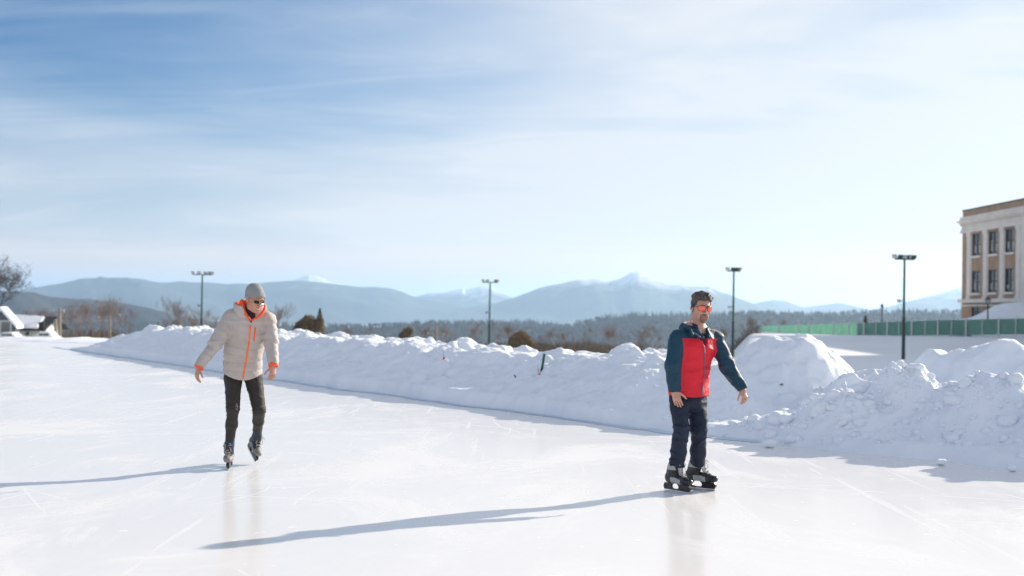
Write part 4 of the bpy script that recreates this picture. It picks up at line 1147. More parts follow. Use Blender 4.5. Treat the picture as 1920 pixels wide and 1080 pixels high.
        for ax in range(3):
            a, b = [(1, 2), (2, 0), (0, 1)][ax]
            sl0 = [slice(1, -1)] * 3; sl0[ax] = slice(0, -1); sl1 = list(sl0); sl1[ax] = slice(1, None)
            A, B = ins[tuple(sl0)], ins[tuple(sl1)]; ed = np.argwhere(A != B)
            if not len(ed): continue
            base = ed + np.array([0 if k == ax else 1 for k in range(3)]); flip = A[tuple(ed.T)]
            def cell(da, db):
                q = base.copy(); q[:, a] -= da; q[:, b] -= db; return vid[q[:, 0], q[:, 1], q[:, 2]]
            Q = np.stack([cell(1, 1), cell(0, 1), cell(0, 0), cell(1, 0)], -1)
            Q[~flip] = Q[~flip][:, ::-1]; Fs.append(Q)
        F = np.concatenate(Fs); F = F[(F >= 0).all(1)]
        return V, F

def field_obj(name, fld, mats, parent, fmf=None, keep=None):
    V, F = fld.mesh()
    if keep is not None: F = F[keep(V[F].mean(1))]
    us = np.unique(F); mp = np.full(len(V), -1); mp[us] = np.arange(len(us)); V2 = V[us]; F2 = mp[F]
    fm = fmf(V2[F2].mean(1)) if fmf is not None else None
    o0 = v3(root_of(parent).location)
    return link(name, mesh_np(name, V2 - o0, F2, mats, True, fm), parent)

def basis(f, u):
    f = Vector(f).normalized(); u = Vector(u); r = f.cross(u).normalized(); u = r.cross(f).normalized()
    return np.array([r[:], f[:], u[:]])           # rows: right-hand side of the person mirrored (x), forward (y), up (z)

def put_head(B, c, A, s=1.0, smile=.0):
    c = v3(c)
    W = lambda x, y, z: c + (np.array([x, y, z]) * s) @ A
    E_ = lambda p, r, k=.01, op='add': B.ell(W(*p), np.array(r) * s, A, k * s, op)
    E_((0, -.018, .038), (.076, .097, .088)); E_((0, .03, -.03), (.063, .06, .086), .03); E_((0, .03, -.078), (.05, .052, .034), .03)
    E_((0, .074, -.103), (.021, .017, .016), .02)
    for sx in (-1, 1):
        E_((sx * .041, .062, -.018), (.02, .02, .018), .02)
        E_((sx * .056, .0, -.07), (.014, .03, .03), .02)
    B.seg(W(-.036, .083, .026), W(.036, .083, .026), .009 * s, .009 * s, k=.012)
    for sx in (-1, 1): E_((sx * .031, .098, .006), (.018, .012, .011), .012, 'sub')
    for sx in (-1, 1): E_((sx * .031, .076, .006), (.0125, .0125, .0125), .002)
    B.seg(W(0, .088, .014), W(0, .112, -.030), .007 * s, .0105 * s, k=.012)
    for sx in (-1, 1): E_((sx * .012, .098, -.034), (.0085, .010, .008), .008)
    E_((0, .088, -.058), (.024, .010, .006), .005); E_((0, .087, -.073), (.020, .010, .0065), .005)
    if smile > 0:
        for k in range(7):
            x = -.024 + .008 * k; E_((x * 1.15, .098, -.066 + 10 * x * x * smile), (.006, .010, .0045 + .003 * smile), .002, 'sub')
    for sx in (-1, 1):
        E_((sx * .078, -.012, -.004), (.009, .019, .031), .006); E_((sx * .086, -.008, .002), (.006, .010, .016), .004, 'sub')
    return W

def put_hand(B, wrist, d, n, side, s=1.0, curl=.5, thumb=.6, spread=.12, k=.005):
    """d: wrist to fingertips, n: out of the back of the hand, side: towards the thumb"""
    d = Vector(d).normalized(); n = Vector(n); n = (n - d * n.dot(d)).normalized(); t = Vector(side); t = (t - d * t.dot(d) - n * t.dot(n)).normalized()
    w = Vector(wrist)
    B.seg(w - d * .03 * s, w + d * .012 * s, (.029 * s, .021 * s), (.031 * s, .020 * s), side=t, k=.015)
    B.seg(w + d * .012 * s, w + d * .075 * s, (.031 * s, .018 * s), (.041 * s, .015 * s), side=t, k=.012)
    B.ell(w + d * .03 * s + t * .024 * s - n * .006 * s, (.018 * s, .028 * s, .015 * s), basis(d, n), .012)
    tips = []
    for i, (off, L, r) in enumerate(((.030, .072, .0092), (.010, .081, .0095), (-.011, .076, .009), (-.030, .060, .008))):
        p = w + d * (.082 - abs(off - .006) * .18) * s + t * off * s
        ang = curl * (.75 + .13 * i); dir_ = d + t * (off * spread / .03)
        segL = (L * .45, L * .31, L * .24)
        for q_, sl_ in enumerate(segL):
            ang_q = ang * (.55, 1.3, 1.9)[q_]
            v = (dir_.normalized() * math.cos(ang_q) - n * math.sin(ang_q)).normalized()
            p2 = p + v * sl_ * s
            B.seg(p, p2, r * s * (1 - .07 * q_), r * s * (.95 - .09 * q_), k=.0025 if q_ else k)
            p = p2
        tips.append(p)
    p = w + d * .028 * s + t * .032 * s - n * .004 * s
    for q_, (L, r) in enumerate(((.036, .0125), (.030, .0105), (.024, .0092))):
        v = (d * (.72 + .1 * q_) + t * (thumb * (1 - .25 * q_)) - n * (.25 + .12 * q_)).normalized()
        p2 = p + v * L * s; B.seg(p, p2, r * s, r * .93 * s, k=.004); p = p2

def cloth_noise(fld, amp, sc=(6, 6, 14), seed=0, sl=None):
    """soft folds"""
    act = np.abs(fld.D) < .06; P = fld.grid()[act]
    Q = P * np.array(sc); Q = Q + .7 * np.stack([vnoise(P * 5, 1, seed + 1), vnoise(P * 5, 1, seed + 2), vnoise(P * 5, 1, seed + 3)], -1)
    n = 1 - 2 * np.abs(vnoise(Q, 1.0, seed)); n2 = vnoise(Q, 2.3, seed + 7)
    fld.D[act] -= (amp * (n - .5) + amp * .35 * n2).astype(np.float32)

def make_skate(person, ankle, heel_z, yaw, cuff_top, pitch=0.0, roll=0.0, style='red', s=1.0):
    """hockey skate: ankle = ankle joint, yaw = where the toe points (0 = towards the camera, + = to the right of the picture)"""
    f = Vector((math.sin(yaw) * math.cos(pitch), -math.cos(yaw) * math.cos(pitch), math.sin(pitch)))
    r = Vector((math.cos(yaw), math.sin(yaw), 0)); u = r.cross(f).normalized() * -1
    if u.z < 0: u = -u
    if roll:
        u = (u * math.cos(roll) + r * math.sin(roll)).normalized(); r = (f.cross(u)).normalized()
    A = Vector(ankle)
    O = A - u * (A.z - heel_z) / max(.5, u.z) * 1.0     # blade bottom below the ankle
    hgt = (A - O).length                                # blade bottom to ankle joint
    W = lambda x, y, z: O + (r * x + f * y + u * z) * s
    lo = np.array(O) - .45; hi = np.array(O) + .45
    B = Field(lo, hi, .005)
    sole = .078
    B.seg(W(0, -.075, sole + .045), W(0, .09, sole + .038), (.036 * s, .045 * s), (.043 * s, .040 * s), side=r, k=.03)
    B.seg(W(0, .08, sole + .035), W(0, .175, sole + .03), (.043 * s, .036 * s), (.036 * s, .028 * s), side=r, k=.03)
    B.seg(W(0, -.045, sole + .05), W(0, -.02, sole + .16), (.040 * s, .055 * s), (.045 * s, .055 * s), side=r, k=.03)
    top = Vector(cuff_top); axis = (top - A).normalized()
    B.seg(W(0, -.03, sole + .11), A + axis * (.105 if style == 'red' else .075) * s, (.042 * s, .052 * s), (.052 * s, .062 * s), side=r, k=.03, flat1=True)
    # heel counter and cut the sole flat
    P = B.grid(); Q = (P - v3(O)); qz = Q @ v3(u); B.D = np.maximum(B.D, (sole * s - qz)).astype(np.float32)
    qy = Q @ v3(f); qx = Q @ v3(r)
    skate = empty_child('skate', person)
    def fm(C):
        q = C - v3(O); y = q @ v3(f) / s; z = q @ v3(u) / s - sole
        m = np.zeros(len(C), int)                       # 0 dark panel
        m[(y > .125)] = 1                               # toe cap
        m[(z > .125) & (y < .045)] = 2                  # pale cuff
        m[(z < .075 - .25 * (y + .02)) & (y > -.02) & (y < .10) & (z < .055)] = 2
        m[(y < -.085) & (z < .06)] = 2 if style == 'red' else 3
        if style != 'red':
            m[(z < .05) & (y < .12)] = 3; m[(y > .125)] = 3; m[(z > .13)] = 0; m[(z > .165)] = 2
        return m
    field_obj('boot', B, [M['boot_dark'], M['boot_cap'], M['boot_grey'], M['boot_pale']], skate, fm)
    # tongue
    T_ = Field(np.array(O) - .3, np.array(O) + .5, .006)
    T_.seg(W(0, .075, sole + .085), A + axis * .085 * s + f * .05, (.026 * s, .010), (.036 * s, .012), side=r, k=0)
    field_obj('tongue', T_, M['boot_grey'] if style == 'red' else M['boot_dark'], skate)
    # laces
    mb = MB()
    for k in range(6):
        y0 = .115 - .020 * k; z0 = sole + .062 + .022 * k
        if k > 2: y0 = .115 - .040 - .012 * (k - 2); z0 = sole + .106 + .026 * (k - 2)
        a = W(-.026, y0, z0 - .004); b = W(.026, y0 - .004, z0 + .012); c = W(0, y0 + .013, z0 + .012)
        mb.tube([a, c, b], .0042, 5); a = W(.026, y0, z0 - .004); b = W(-.026, y0 - .004, z0 + .012); mb.tube([a, c + f * .003, b], .0042, 5)
    c = W(0, .072, sole + (.175 if style == 'red' else .165))
    for sx in (-1, 1):
        mb.tube([c, c + r * .03 * sx + f * .01 + u * .018, c + r * .042 * sx + f * .02 - u * .004, c + r * .012 * sx + f * .014], .0036, 5)
        mb.tube([c, c + r * .03 * sx + f * .02 - u * .03, c + r * .034 * sx + f * .02 - u * .065], .0036, 5)
    mb.build('laces', M['lace'], skate)
    # blade holder: two pedestals joined by a bridge, and the runner
    top_z = sole - .001
    mb = MB()
    def slab(poly, w, m_): m_.prism([(y * s, z * s) for y, z in poly], -w * s, w * s, f, u, r, O)
    slab([(-.118, top_z), (-.02, top_z), (-.036, .064), (-.042, .050), (-.036, .038), (-.018, .030), (-.125, .030), (-.130, .045)], .014, mb)
    slab([(.035, top_z), (.170, top_z), (.186, .060), (.188, .042), (.176, .030), (.035, .030), (.052, .040), (.056, .052), (.050, .064)], .015, mb)
    slab([(-.128, .031), (.180, .031), (.174, .019), (-.128, .019)], .0075, mb)
    mb.build('blade_holder', M['holder'], skate)
    mb = MB(); slab([(-.132, .017), (.178, .017), (.183, .012), (.172, .002), (.14, 0), (-.11, 0), (-.134, .005)], .002, mb); mb.build('blade', M['steel'], skate)
    return skate
def empty_child(name, parent):
    o = bpy.data.objects.new(name, None); o.parent = parent; COL.objects.link(o); o.empty_display_size = .1; return o

skin_a = mat('skin', (0.56, 0.31, 0.235), 0.5, 0.08, 18, spec=.4)
skin_b = mat('skin_tanned', (0.52, 0.27, 0.185), 0.5, 0.08, 18, spec=.4)
for m_ in (skin_a, skin_b):
    b_ = m_.node_tree.nodes['Principled BSDF']; b_.inputs['Subsurface Weight'].default_value = .15; b_.inputs['Subsurface Radius'].default_value = (.02, .008, .005); b_.inputs['Subsurface Scale'].default_value = .4
M['lips'] = mat('lips', (0.42, 0.17, 0.14), .45, .1, 20)
M['teeth'] = mat('teeth', (0.75, 0.70, 0.62), .25, .05, 20)
M['boot_dark'] = mat('boot_dark', (0.035, 0.036, 0.042), .5, .3, 25, bump=.2, bscale=120)
M['boot_cap'] = mat('boot_toe_cap', (0.018, 0.019, 0.024), .25, .3, 20)
M['boot_grey'] = mat('boot_grey', (0.40, 0.41, 0.41), .6, .15, 25)
M['boot_pale'] = mat('boot_pale', (0.27, 0.25, 0.24), .6, .2, 20)
M['lace'] = mat('lace', (0.50, 0.46, 0.44), .8, .15, 30)
M['holder'] = mat('blade_holder', (0.015, 0.015, 0.018), .3, .2, 20)
M['steel'] = mat('blade_steel', (0.75, 0.75, 0.78), .2, .1, 20, metal=1.0)
M['teal'] = mat('teal_shell', (0.005, 0.05, 0.088), .55, .15, 9, bump=.25, bscale=45, spec=.35)
M['red'] = mat('red_shell', (0.72, 0.010, 0.030), .55, .10, 7, bump=.25, bscale=40, spec=.35)
M['zip_grey'] = mat('zip_grey', (0.10, 0.11, 0.16), .5, .2, 40)
M['white_print'] = mat('pale_print', (0.80, 0.45, 0.45), .6, .1, 40)
M['navy'] = mat('navy_cloth', (0.016, 0.026, 0.052), .7, .25, 8, bump=.3, bscale=60, spec=.3)
M['shirt'] = mat('navy_shirt', (0.018, 0.018, 0.04), .8, .2, 12)
M['grey_fleece'] = mat('grey_lining', (0.42, 0.38, 0.40), .9, .12, 14)
M['beige'] = mat('beige_quilted_shell', (0.48, 0.43, 0.40), .6, .10, 9, bump=.3, bscale=35, spec=.3)
M['orange'] = mat('orange_lining', (0.95, 0.10, 0.025), .6, .08, 14)
M['orange_zip'] = mat('orange_zip', (1.0, 0.17, 0.02), .5, .08, 30)
M['black_cloth'] = mat('black_cloth', (0.016, 0.015, 0.02), .85, .2, 12)
M['olive'] = mat('olive_trousers', (0.045, 0.039, 0.033), .7, .2, 9, bump=.3, bscale=60, spec=.3)
M['sock'] = mat('blue_sock', (0.035, 0.06, 0.13), .9, .2, 40, bump=.4, bscale=160)
M['knit'] = mat('grey_knit', (0.34, 0.34, 0.35), .9, .15, 60, bump=.5, bscale=190)
M['hair'] = mat('dark_hair', (0.055, 0.042, 0.036), .6, 0, 60, (0.12, 0.095, 0.085), bump=.6, bscale=220)
M['hair_grey'] = mat('greying_hair', (0.10, 0.09, 0.09), .6, 0, 70, (0.06, 0.055, 0.055), bump=.6, bscale=220)
M['beard'] = mat('beard_hair', (0.30, 0.19, 0.145), .7, 0, 90, (0.17, 0.12, 0.10), bump=.5, bscale=220)
M['frame_dark'] = mat('dark_frame', (0.03, 0.03, 0.03), .35, .2, 30)
M['lens_orange'] = mat('orange_mirror_lens', (1.0, 0.11, 0.025), .15, .25, 30, spec=.8, coat=.8)
M['lens_dark'] = mat('dark_lens', (0.014, 0.011, 0.010), .3, .2, 30, spec=.25)

def glasses(person, W, lens_m, frame_m, wx=.024, wz=.019, shape='round', gap=.0335, y=.107, z=.007):
    g = empty_child('sunglasses', person)
    def outline(sx, gx, gz):
        pts = []
        for k in range(20):
            an = 2 * math.pi * k / 20; e = .75 if shape == 'square' else .95
            cx_ = math.copysign(abs(math.cos(an)) ** e, math.cos(an)) * gx; cz_ = math.copysign(abs(math.sin(an)) ** e, math.sin(an)) * gz
            xx = sx * gap + cx_; yy = y - 1.9 * max(0, abs(xx) - .01) ** 1.35 * .9
            pts.append((xx, yy, z + cz_))
        return pts
    for sx in (-1, 1):
        mb = MB(); o = outline(sx, wx, wz); mb.tube([Vector(W(*p)) for p in o + o[:1]], .0022, 5, False)
        mb.build('rim', frame_m, g)
        mb = MB(); o = outline(sx, wx - .001, wz - .001); n = len(o); fr = [Vector(W(p[0], p[1] + .0012, p[2])) for p in o]; bk = [Vector(W(p[0], p[1] - .0012, p[2])) for p in o]
        cF = Vector(W(sx * gap, y + .002 - 1.9 * abs(gap - .01) ** 1.35 * .9, z)); cB = cF + (bk[0] - fr[0])
        V = fr + bk + [cF, cB]; Fc = [(2 * n, (i + 1) % n, i) for i in range(n)] + [(2 * n + 1, n + i, n + (i + 1) % n) for i in range(n)] + [(i, (i + 1) % n, n + (i + 1) % n, n + i) for i in range(n)]
        mb.add(V, Fc); mb.build('lens', lens_m, g, smooth=False)
        mb = MB(); xo = gap + wx; yo = y - 1.9 * (xo - .01) ** 1.35 * .9
        mb.tube([Vector(W(sx * xo, yo, z + .006)), Vector(W(sx * .079, .05, z + .010)), Vector(W(sx * .085, -.005, z + .012)), Vector(W(sx * .083, -.03, z - .008))], .0026, 5)
        mb.build('temple', frame_m, g)
    mb = MB(); mb.tube([Vector(W(-.011, y, z + .004)), Vector(W(0, y + .002, z + .009)), Vector(W(.011, y, z + .004))], .0022, 5)
    if shape == 'round': mb.tube([Vector(W(-.018, y, z + wz)), Vector(W(.018, y, z + wz))], .0016, 5)
    mb.build('bridge', frame_m, g)
    return g

def zip_strip(name, F_, pts, wid, m, parent, fwd, off=.004, depth=.25, h=.003):
    """a strip lying on the surface of F_ along the polyline pts"""
    P = np.array([v3(p) for p in pts]); lo = P.min(0) - .03; hi = P.max(0) + .03; lo -= np.abs(v3(fwd)) * .03; hi += np.abs(v3(fwd)) * .03
    G = F_.sub(lo, hi, h); X = G.grid(); best = np.full(X.shape[:-1], 9.0); f = v3(fwd)
    for a, b in zip(P[:-1], P[1:]):
        L = np.linalg.norm(b - a); w = (b - a) / L; q = X - a; t = np.clip(q @ w, 0, L); rr = q - t[..., None] * w
        rr = rr - (rr @ f)[..., None] * f; best = np.minimum(best, np.linalg.norm(rr, axis=-1))
    front = -(((X - P.mean(0)) @ f) + depth)
    G.D = np.maximum(np.maximum(np.maximum(G.D - off, -(G.D + .004)), best - wid / 2), front).astype(np.float32)
    return field_obj(name, G, m, parent)

# ================================================================== the skater in red
DR = 11.9
def PR(px, py, d=0.0): return at(px, py, DR + d)
root = at(1300, 918, DR); root.z = 0
pr = empty('person', root, 'man skating in a red and teal jacket with dark trousers and orange mirrored sunglasses', 'person')
pr['pose'] = 'gliding upright with the arms held a little away'
TH = math.radians(33); fw = Vector((math.sin(TH), -math.cos(TH), 0)); rt = Vector((-math.cos(TH), -math.sin(TH), 0))
TH2 = math.radians(17); hf = Vector((math.sin(TH2), -math.cos(TH2), -.13)); hu = Vector((.06, 0, 1))
Ah = basis(hf, hu)
hc = PR(1314.5, 577.5)
# joints
shR, shL = PR(1271, 635, -.10), PR(1342, 636, .10)
elR, elL = PR(1262, 684, -.17), PR(1362, 684, .04)
wrR, wrL = PR(1264.5, 733, -.19), PR(1393, 731, -.06)
hipR, hipL = PR(1273, 744, -.06), PR(1307, 744, .06)
knR, knL = PR(1278, 806, -.15), PR(1310, 806, -.04)
toeR, toeL = math.radians(40), math.radians(56)
anR = at(1266, 882, 11.85); anL = at(1307, 882, 12.05)
anR.z = .155; anL.z = .155
B = Field(np.array([root.x - .55, DR - .5, 0.02]), np.array([root.x + .62, DR + .45, 2.0]), .0042)
W = put_head(B, hc, Ah, 1.07, .25)
nb = PR(1304, 622, .03)
B.seg(W(0, -.03, -.06), nb, .060, .068, k=.03)
B.seg(nb, PR(1294, 715, 0), (.15, .10), (.14, .09), side=rt, k=.04)
for a, b, c in ((shR, elR, wrR), (shL, elL, wrL)):
    B.seg(a, b, .05, .042, k=.02); B.seg(b, c, .040, .027, k=.02); B.seg(nb, a, .05, .05, k=.03)
for a, b, c in ((hipR, knR, anR), (hipL, knL, anL)):
    B.seg(a, b, .078, .056, k=.03); B.seg(b, b.lerp(c, .55), .05, .032, k=.02)
put_hand(B, wrR + Vector((0, 0, 0)), PR(1275, 760, -.22) - PR(1267, 733, -.20), Vector((-.30, -1, .05)), Vector((1, -.3, 0)), .98, .34, .7, .05)
put_hand(B, wrL, PR(1400, 757, -.12) - PR(1393, 731, -.06), Vector((.55, -.8, .1)), Vector((-.7, -.7, 0)), .93, .85, .5, .1)
def fmh(C):
    q = (C - v3(hc)) @ Ah.T / 1.07; m = np.zeros(len(C), int)
    m[(np.abs(q[:, 0]) < .026) & (q[:, 1] > .080) & (q[:, 2] < -.052) & (q[:, 2] > -.080)] = 1; return m
field_obj('body', B, [skin_a, M['lips']], pr, fmh)
mb = MB()
for k in range(7):
    x = -.018 + .006 * k; p = Vector(W(x, .0865 - x * x * 14, -.0645 + 10 * x * x * .3)); mb.box((-.0028, -.003, -.004), (.0028, .002, .004), Vector(Ah[0]), Vector(Ah[1]), Vector(Ah[2]), p)
mb.build('teeth', M['teeth'], pr)
# hair: offset of the skull above the hairline, longer and swept up in front
Hh = B.sub(np.array(hc) - .19, np.array(hc) + .19, .0032); X = Hh.grid(); q = (X - v3(hc)) @ Ah.T / 1.07
x, y, z = q[..., 0], q[..., 1], q[..., 2]
nzx = vnoise(np.stack([x * 60 + y * 20, y * 16, z * 30], -1), 1, 5); nz2 = vnoise(q, 42, 9)
thick = .006 + .019 * sstep(z, .045, .10) * sstep(y, -.06, .05) + .012 * sstep(z, .06, .1)
line = np.where(y > .0, .068 + .10 * np.clip(y - .02, 0, .1) - .30 * np.clip(np.abs(x) - .045, 0, .05), np.where(y > -.03, .012 + 1.9 * np.clip(y + .03, 0, .03), -.045))
line = np.where((np.abs(x) > .060) & (y > -.02) & (y < .040), -.005 + .9 * np.clip(y, 0, .05), line)
Hh.D = np.maximum(Hh.D - thick * (1 + .30 * nzx + .35 * nz2), (line - z + .006 * nz2)).astype(np.float32)
def fhair(C):
    qq = (C - v3(hc)) @ Ah.T / 1.07; return ((qq[:, 2] < .055) | (qq[:, 1] < -.07)).astype(int)
field_obj('hair', Hh, [M['hair'], M['hair_grey']], pr, fhair)
# goatee and moustache
G = B.sub(np.array(hc) - .15, np.array(hc) + .15, .003); X = G.grid(); q = (X - v3(hc)) @ Ah.T / 1.07; x, y, z = q[..., 0], q[..., 1], q[..., 2]
nn = vnoise(q, 120, 3)
mous = np.maximum(np.abs(z + .0495 + 2.2 * x * x * 3) - .006, np.abs(x) - .031)
side_ = np.maximum(np.abs(np.abs(x) - .031) - .006, np.abs(z + .073) - .024)
chin = np.sqrt((x / .027) ** 2 + ((z + .101) / .021) ** 2) * .02 - .02
reg = np.minimum(np.minimum(mous, side_), chin)
G.D = np.maximum(np.maximum(G.D - .0035 * (1 + .6 * nn), reg + .001 * nn), .05 - y).astype(np.float32)
field_obj('beard', G, M['beard'], pr)
for sx in (-1, 1):
    mb = MB(); mb.tube([Vector(W(sx * .014, .098, .030)), Vector(W(sx * .032, .094, .034)), Vector(W(sx * .047, .078, .028))], [.003, .0038, .002], 5); mb.build('eyebrow', M['hair'], pr)
glasses(pr, W, M['lens_orange'], M['frame_dark'], .0285, .0245, 'round', gap=.036)

# jacket
J = Field(np.array([root.x - .42, DR - .45, .78]), np.array([root.x + .55, DR + .45, 1.75]), .005)
hemc = PR(1291, 742, .0); wst = PR(1291.5, 700, .0); chs = PR(1303, 650, .0); shc = PR(1305, 630, .0)
J.seg(hemc, wst, (.212, .160), (.208, .150), side=rt, k=0, flat0=True)
J.seg(wst, chs, (.208, .150), (.218, .145), side=rt, k=.02)
J.seg(chs, shc, (.218, .145), (.180, .118), side=rt, k=.04)
J.seg(PR(1278, 630, -.09), PR(1334, 630, .09), .078, .074, k=.05)
J.seg(nb + Vector((0, 0, .01)), shc, (.09, .085), (.14, .11), side=rt, k=.05)
trunkD = J.D.copy()
Ar = Field(J.lo, J.lo + (J.n - 1) * J.h, J.h)
Ar.seg(shR, elR, .080, .070, k=.03); Ar.seg(elR, wrR + (wrR - elR).normalized() * .012, .070, .056, k=.03, flat1=True)
Ar.seg(shL, elL, .080, .072, k=.03); Ar.seg(elL, wrL + (wrL - elL).normalized() * .004, .077, .056, k=.03, flat1=True)
armD = Ar.D[:J.D.shape[0], :J.D.shape[1], :J.D.shape[2]]
h_ = np.clip(.5 + .5 * (trunkD - armD) / .03, 0, 1); J.D = (trunkD * (1 - h_) + armD * h_ - .03 * h_ * (1 - h_)).astype(np.float32)
# neck opening: V down the front
Vb = PR(1321, 644, -.12)
J.seg(nb + Vector((0, 0, .16)), nb + fw * .03 + Vector((0, 0, -.01)), .078, .070, k=.01, op='sub')
J.seg(nb + fw * .05 + Vector((0, 0, .10)), Vb + fw * .10 + Vector((0, 0, .02)), (.070, .09), (.014, .10), side=rt, k=.01, op='sub')
cloth_noise(J, .009, (6, 6, 11), 3)
sD = Field(J.lo, J.lo + (J.n - 1) * J.h, J.h); sD.D = armD - trunkD
yok = PR(1320, 632, -.1).z
def reg(C):
    a = sD.sample(C) ; slp = (C - v3(chs)) @ v3(rt)
    r = np.zeros(len(C), int); r[C[:, 2] > yok - .012 + .12 * slp * 0] = 1; r[a < -.004] = 2
    return r
jv, jf = J.mesh(); cen = jv[jf].mean(1); rg_ = reg(cen); o0 = v3(root)
def split_obj(name, mask, m, parent):
    F = jf[mask]; us = np.unique(F); mp = np.full(len(jv), -1); mp[us] = np.arange(len(us))
    return link(name, mesh_np(name, jv[us] - o0, mp[F], m, True), parent)
jacket = split_obj('jacket', rg_ == 0, M['red'], pr)
split_obj('shoulder_yoke', rg_ == 1, M['teal'], jacket)
mid_ = (cen - v3(hemc)) @ v3(rt)
split_obj('sleeve', (rg_ == 2) & (mid_ > 0), M['teal'], jacket); split_obj('sleeve', (rg_ == 2) & (mid_ <= 0), M['teal'], jacket)
# collar flaps / lowered hood
K = Field(np.array(nb) - .26, np.array(nb) + .26, .0045)
def arc(k_, r1, r2, zz, seedz=0):
    an = k_; return nb + rt * (math.sin(an) * r1) - fw * (math.cos(an) * r2) + Vector((0, 0, zz))
prevp = None
for k_ in np.linspace(-2.05, 2.05, 15):
    zz = .042 + .022 * math.cos(k_ * .8); p = arc(k_, .112, .10, zz - .02)
    if prevp is not None: K.seg(prevp, p, (.030, .045), (.030, .045), side=Vector((0, 0, 1)), k=.02)
    prevp = p
# right flap folds out towards the chest
K.seg(arc(1.75, .105, .09, .03), PR(1311, 632, -.20), (.014, .045), (.010, .022), side=fw, k=.02)
K.seg(arc(1.2, .12, .11, .03), PR(1296, 622, -.19), (.018, .05), (.012, .05), side=fw, k=.03)
K.seg(arc(-1.7, .105, .09, .02), PR(1330, 632, -.10), (.012, .024), (.008, .012), side=fw, k=.02)
K.seg(nb + Vector((0, 0, .20)), nb + Vector((0, 0, -.05)), .082, .074, k=.008, op='sub')
cloth_noise(K, .004, (8, 8, 10), 12)
field_obj('hood', K, M['teal'], jacket)
K = Field(np.array(nb) - .2, np.array(nb) + .2, .004)
prevp = None
for k_ in np.linspace(-2.6, 2.6, 17):
    p = arc(k_, .083, .080, .036)
    if prevp is not None: K.seg(prevp, p, (.012, .036), (.012, .036), side=rt if False else fw, k=.01)
    prevp = p
K.seg(PR(1302, 606, -.07), PR(1318, 636, -.13), (.03, .014), (.03, .014), side=rt, k=.02)
K.seg(nb + fw * .06, PR(1319, 640, -.10), (.055, .022), (.02, .02), side=rt, k=.02)
K.seg(PR(1302, 592, -.07), nb + Vector((0, 0, .01)), .057, .058, k=.004, op='sub')
field_obj('shirt_collar', K, M['shirt'], pr)
# grey fleece collar edge behind the neck
mb = MB(); mb.tube([arc(a_, .118, .105, .062 + .012 * math.cos(a_)) for a_ in np.linspace(-.2, 1.25, 8)], [.012, .018, .02, .02, .02, .02, .016, .008], 8); mb.build('hood_lining', M['grey_fleece'], jacket, smooth=True)
mb = MB()
for px_, py_ in ((1292.5, 603), (1297.5, 602.3)):
    p = K.snap(PR(px_, py_, -.17), .002) if False else PR(px_, py_, -.155)
    mb.tube([p + Vector((0, .012, 0)), p - Vector((0, .006, 0))], .008, 8)
mb.build('snap_button', M['white_print'], jacket)
def on_jacket(px, py, off=.002): return J.hit(px, py, DR - .4, DR + .3, off)
zp = [on_jacket(*p) for p in ((1320.5, 645), (1321, 660), (1321.5, 680), (1320.5, 700), (1318.5, 720), (1315.5, 743))]
vd = Vector((0, -1, 0))
zip_strip('zip', J, zp, .012, M['zip_grey'], jacket, vd)
mb = MB(); a = on_jacket(1321, 652, .008); b = on_jacket(1322.3, 661, .010); mb.tube([a, a.lerp(b, .3), b], [.003, .006, .005], 6); mb.build('zip_pull', M['grey_fleece'], jacket)
# round crest with a flame, as on the chest
def crest(pts, r): 
    mb.tube([on_jacket(1333 + x * .95, 646 + y, .0025) for x, y in pts], r, 5)
mb = MB(); crest([(4.2 * math.cos(a_), 2.6 + 4.6 * math.sin(a_)) for a_ in np.linspace(-.9, 3.9, 14)], .0026); mb.build('crest_ring', M['white_print'], jacket)
mb = MB(); crest([(-1.5, 1.5), (-2.2, -.5), (-.4, -2.5), (1.2, -4.8), (.9, -7.5), (2.3, -5.2), (1.4, -3.4), (2.6, -2.6)], .0022); mb.build('crest_flame', M['white_print'], jacket)
mb = MB(); crest([(-5.6, .5), (-4.6, 3.5), (-2, 5.5)], .0018); mb.build('crest_scroll', M['white_print'], jacket)

# trousers
T_ = Field(np.array([root.x - .35, DR - .5, .13]), np.array([root.x + .35, DR + .45, 1.06]), .0055)
T_.seg(PR(1291, 722, 0), PR(1290, 748, 0), (.175, .13), (.175, .13), side=rt, k=.02)
for a, b, c, kk in ((hipR, knR, anR, 0), (hipL, knL, anL, 1)):
    bc = b + Vector((0, -.01, 0)); low = b.lerp(c, .77)
    T_.seg(a + Vector((-.004, 0, 0)), bc, (.093, .095), (.075, .080), side=rt, k=.02)
    T_.seg(bc, b.lerp(c, .5), (.075, .082), (.067, .074), side=rt, k=.02)
    T_.seg(b.lerp(c, .5), low, (.067, .074), (.068, .080), side=rt, k=.03, flat1=True)
cloth_noise(T_, .010, (8, 8, 15), 23)
field_obj('trousers', T_, M['navy'], pr)
make_skate(pr, anR, 0.0, toeR, anR + (knR - anR).normalized() * .12, style='red', s=1.02)
make_skate(pr, anL, 0.0, toeL, anL + (knL - anL).normalized() * .12, style='red', s=1.05)

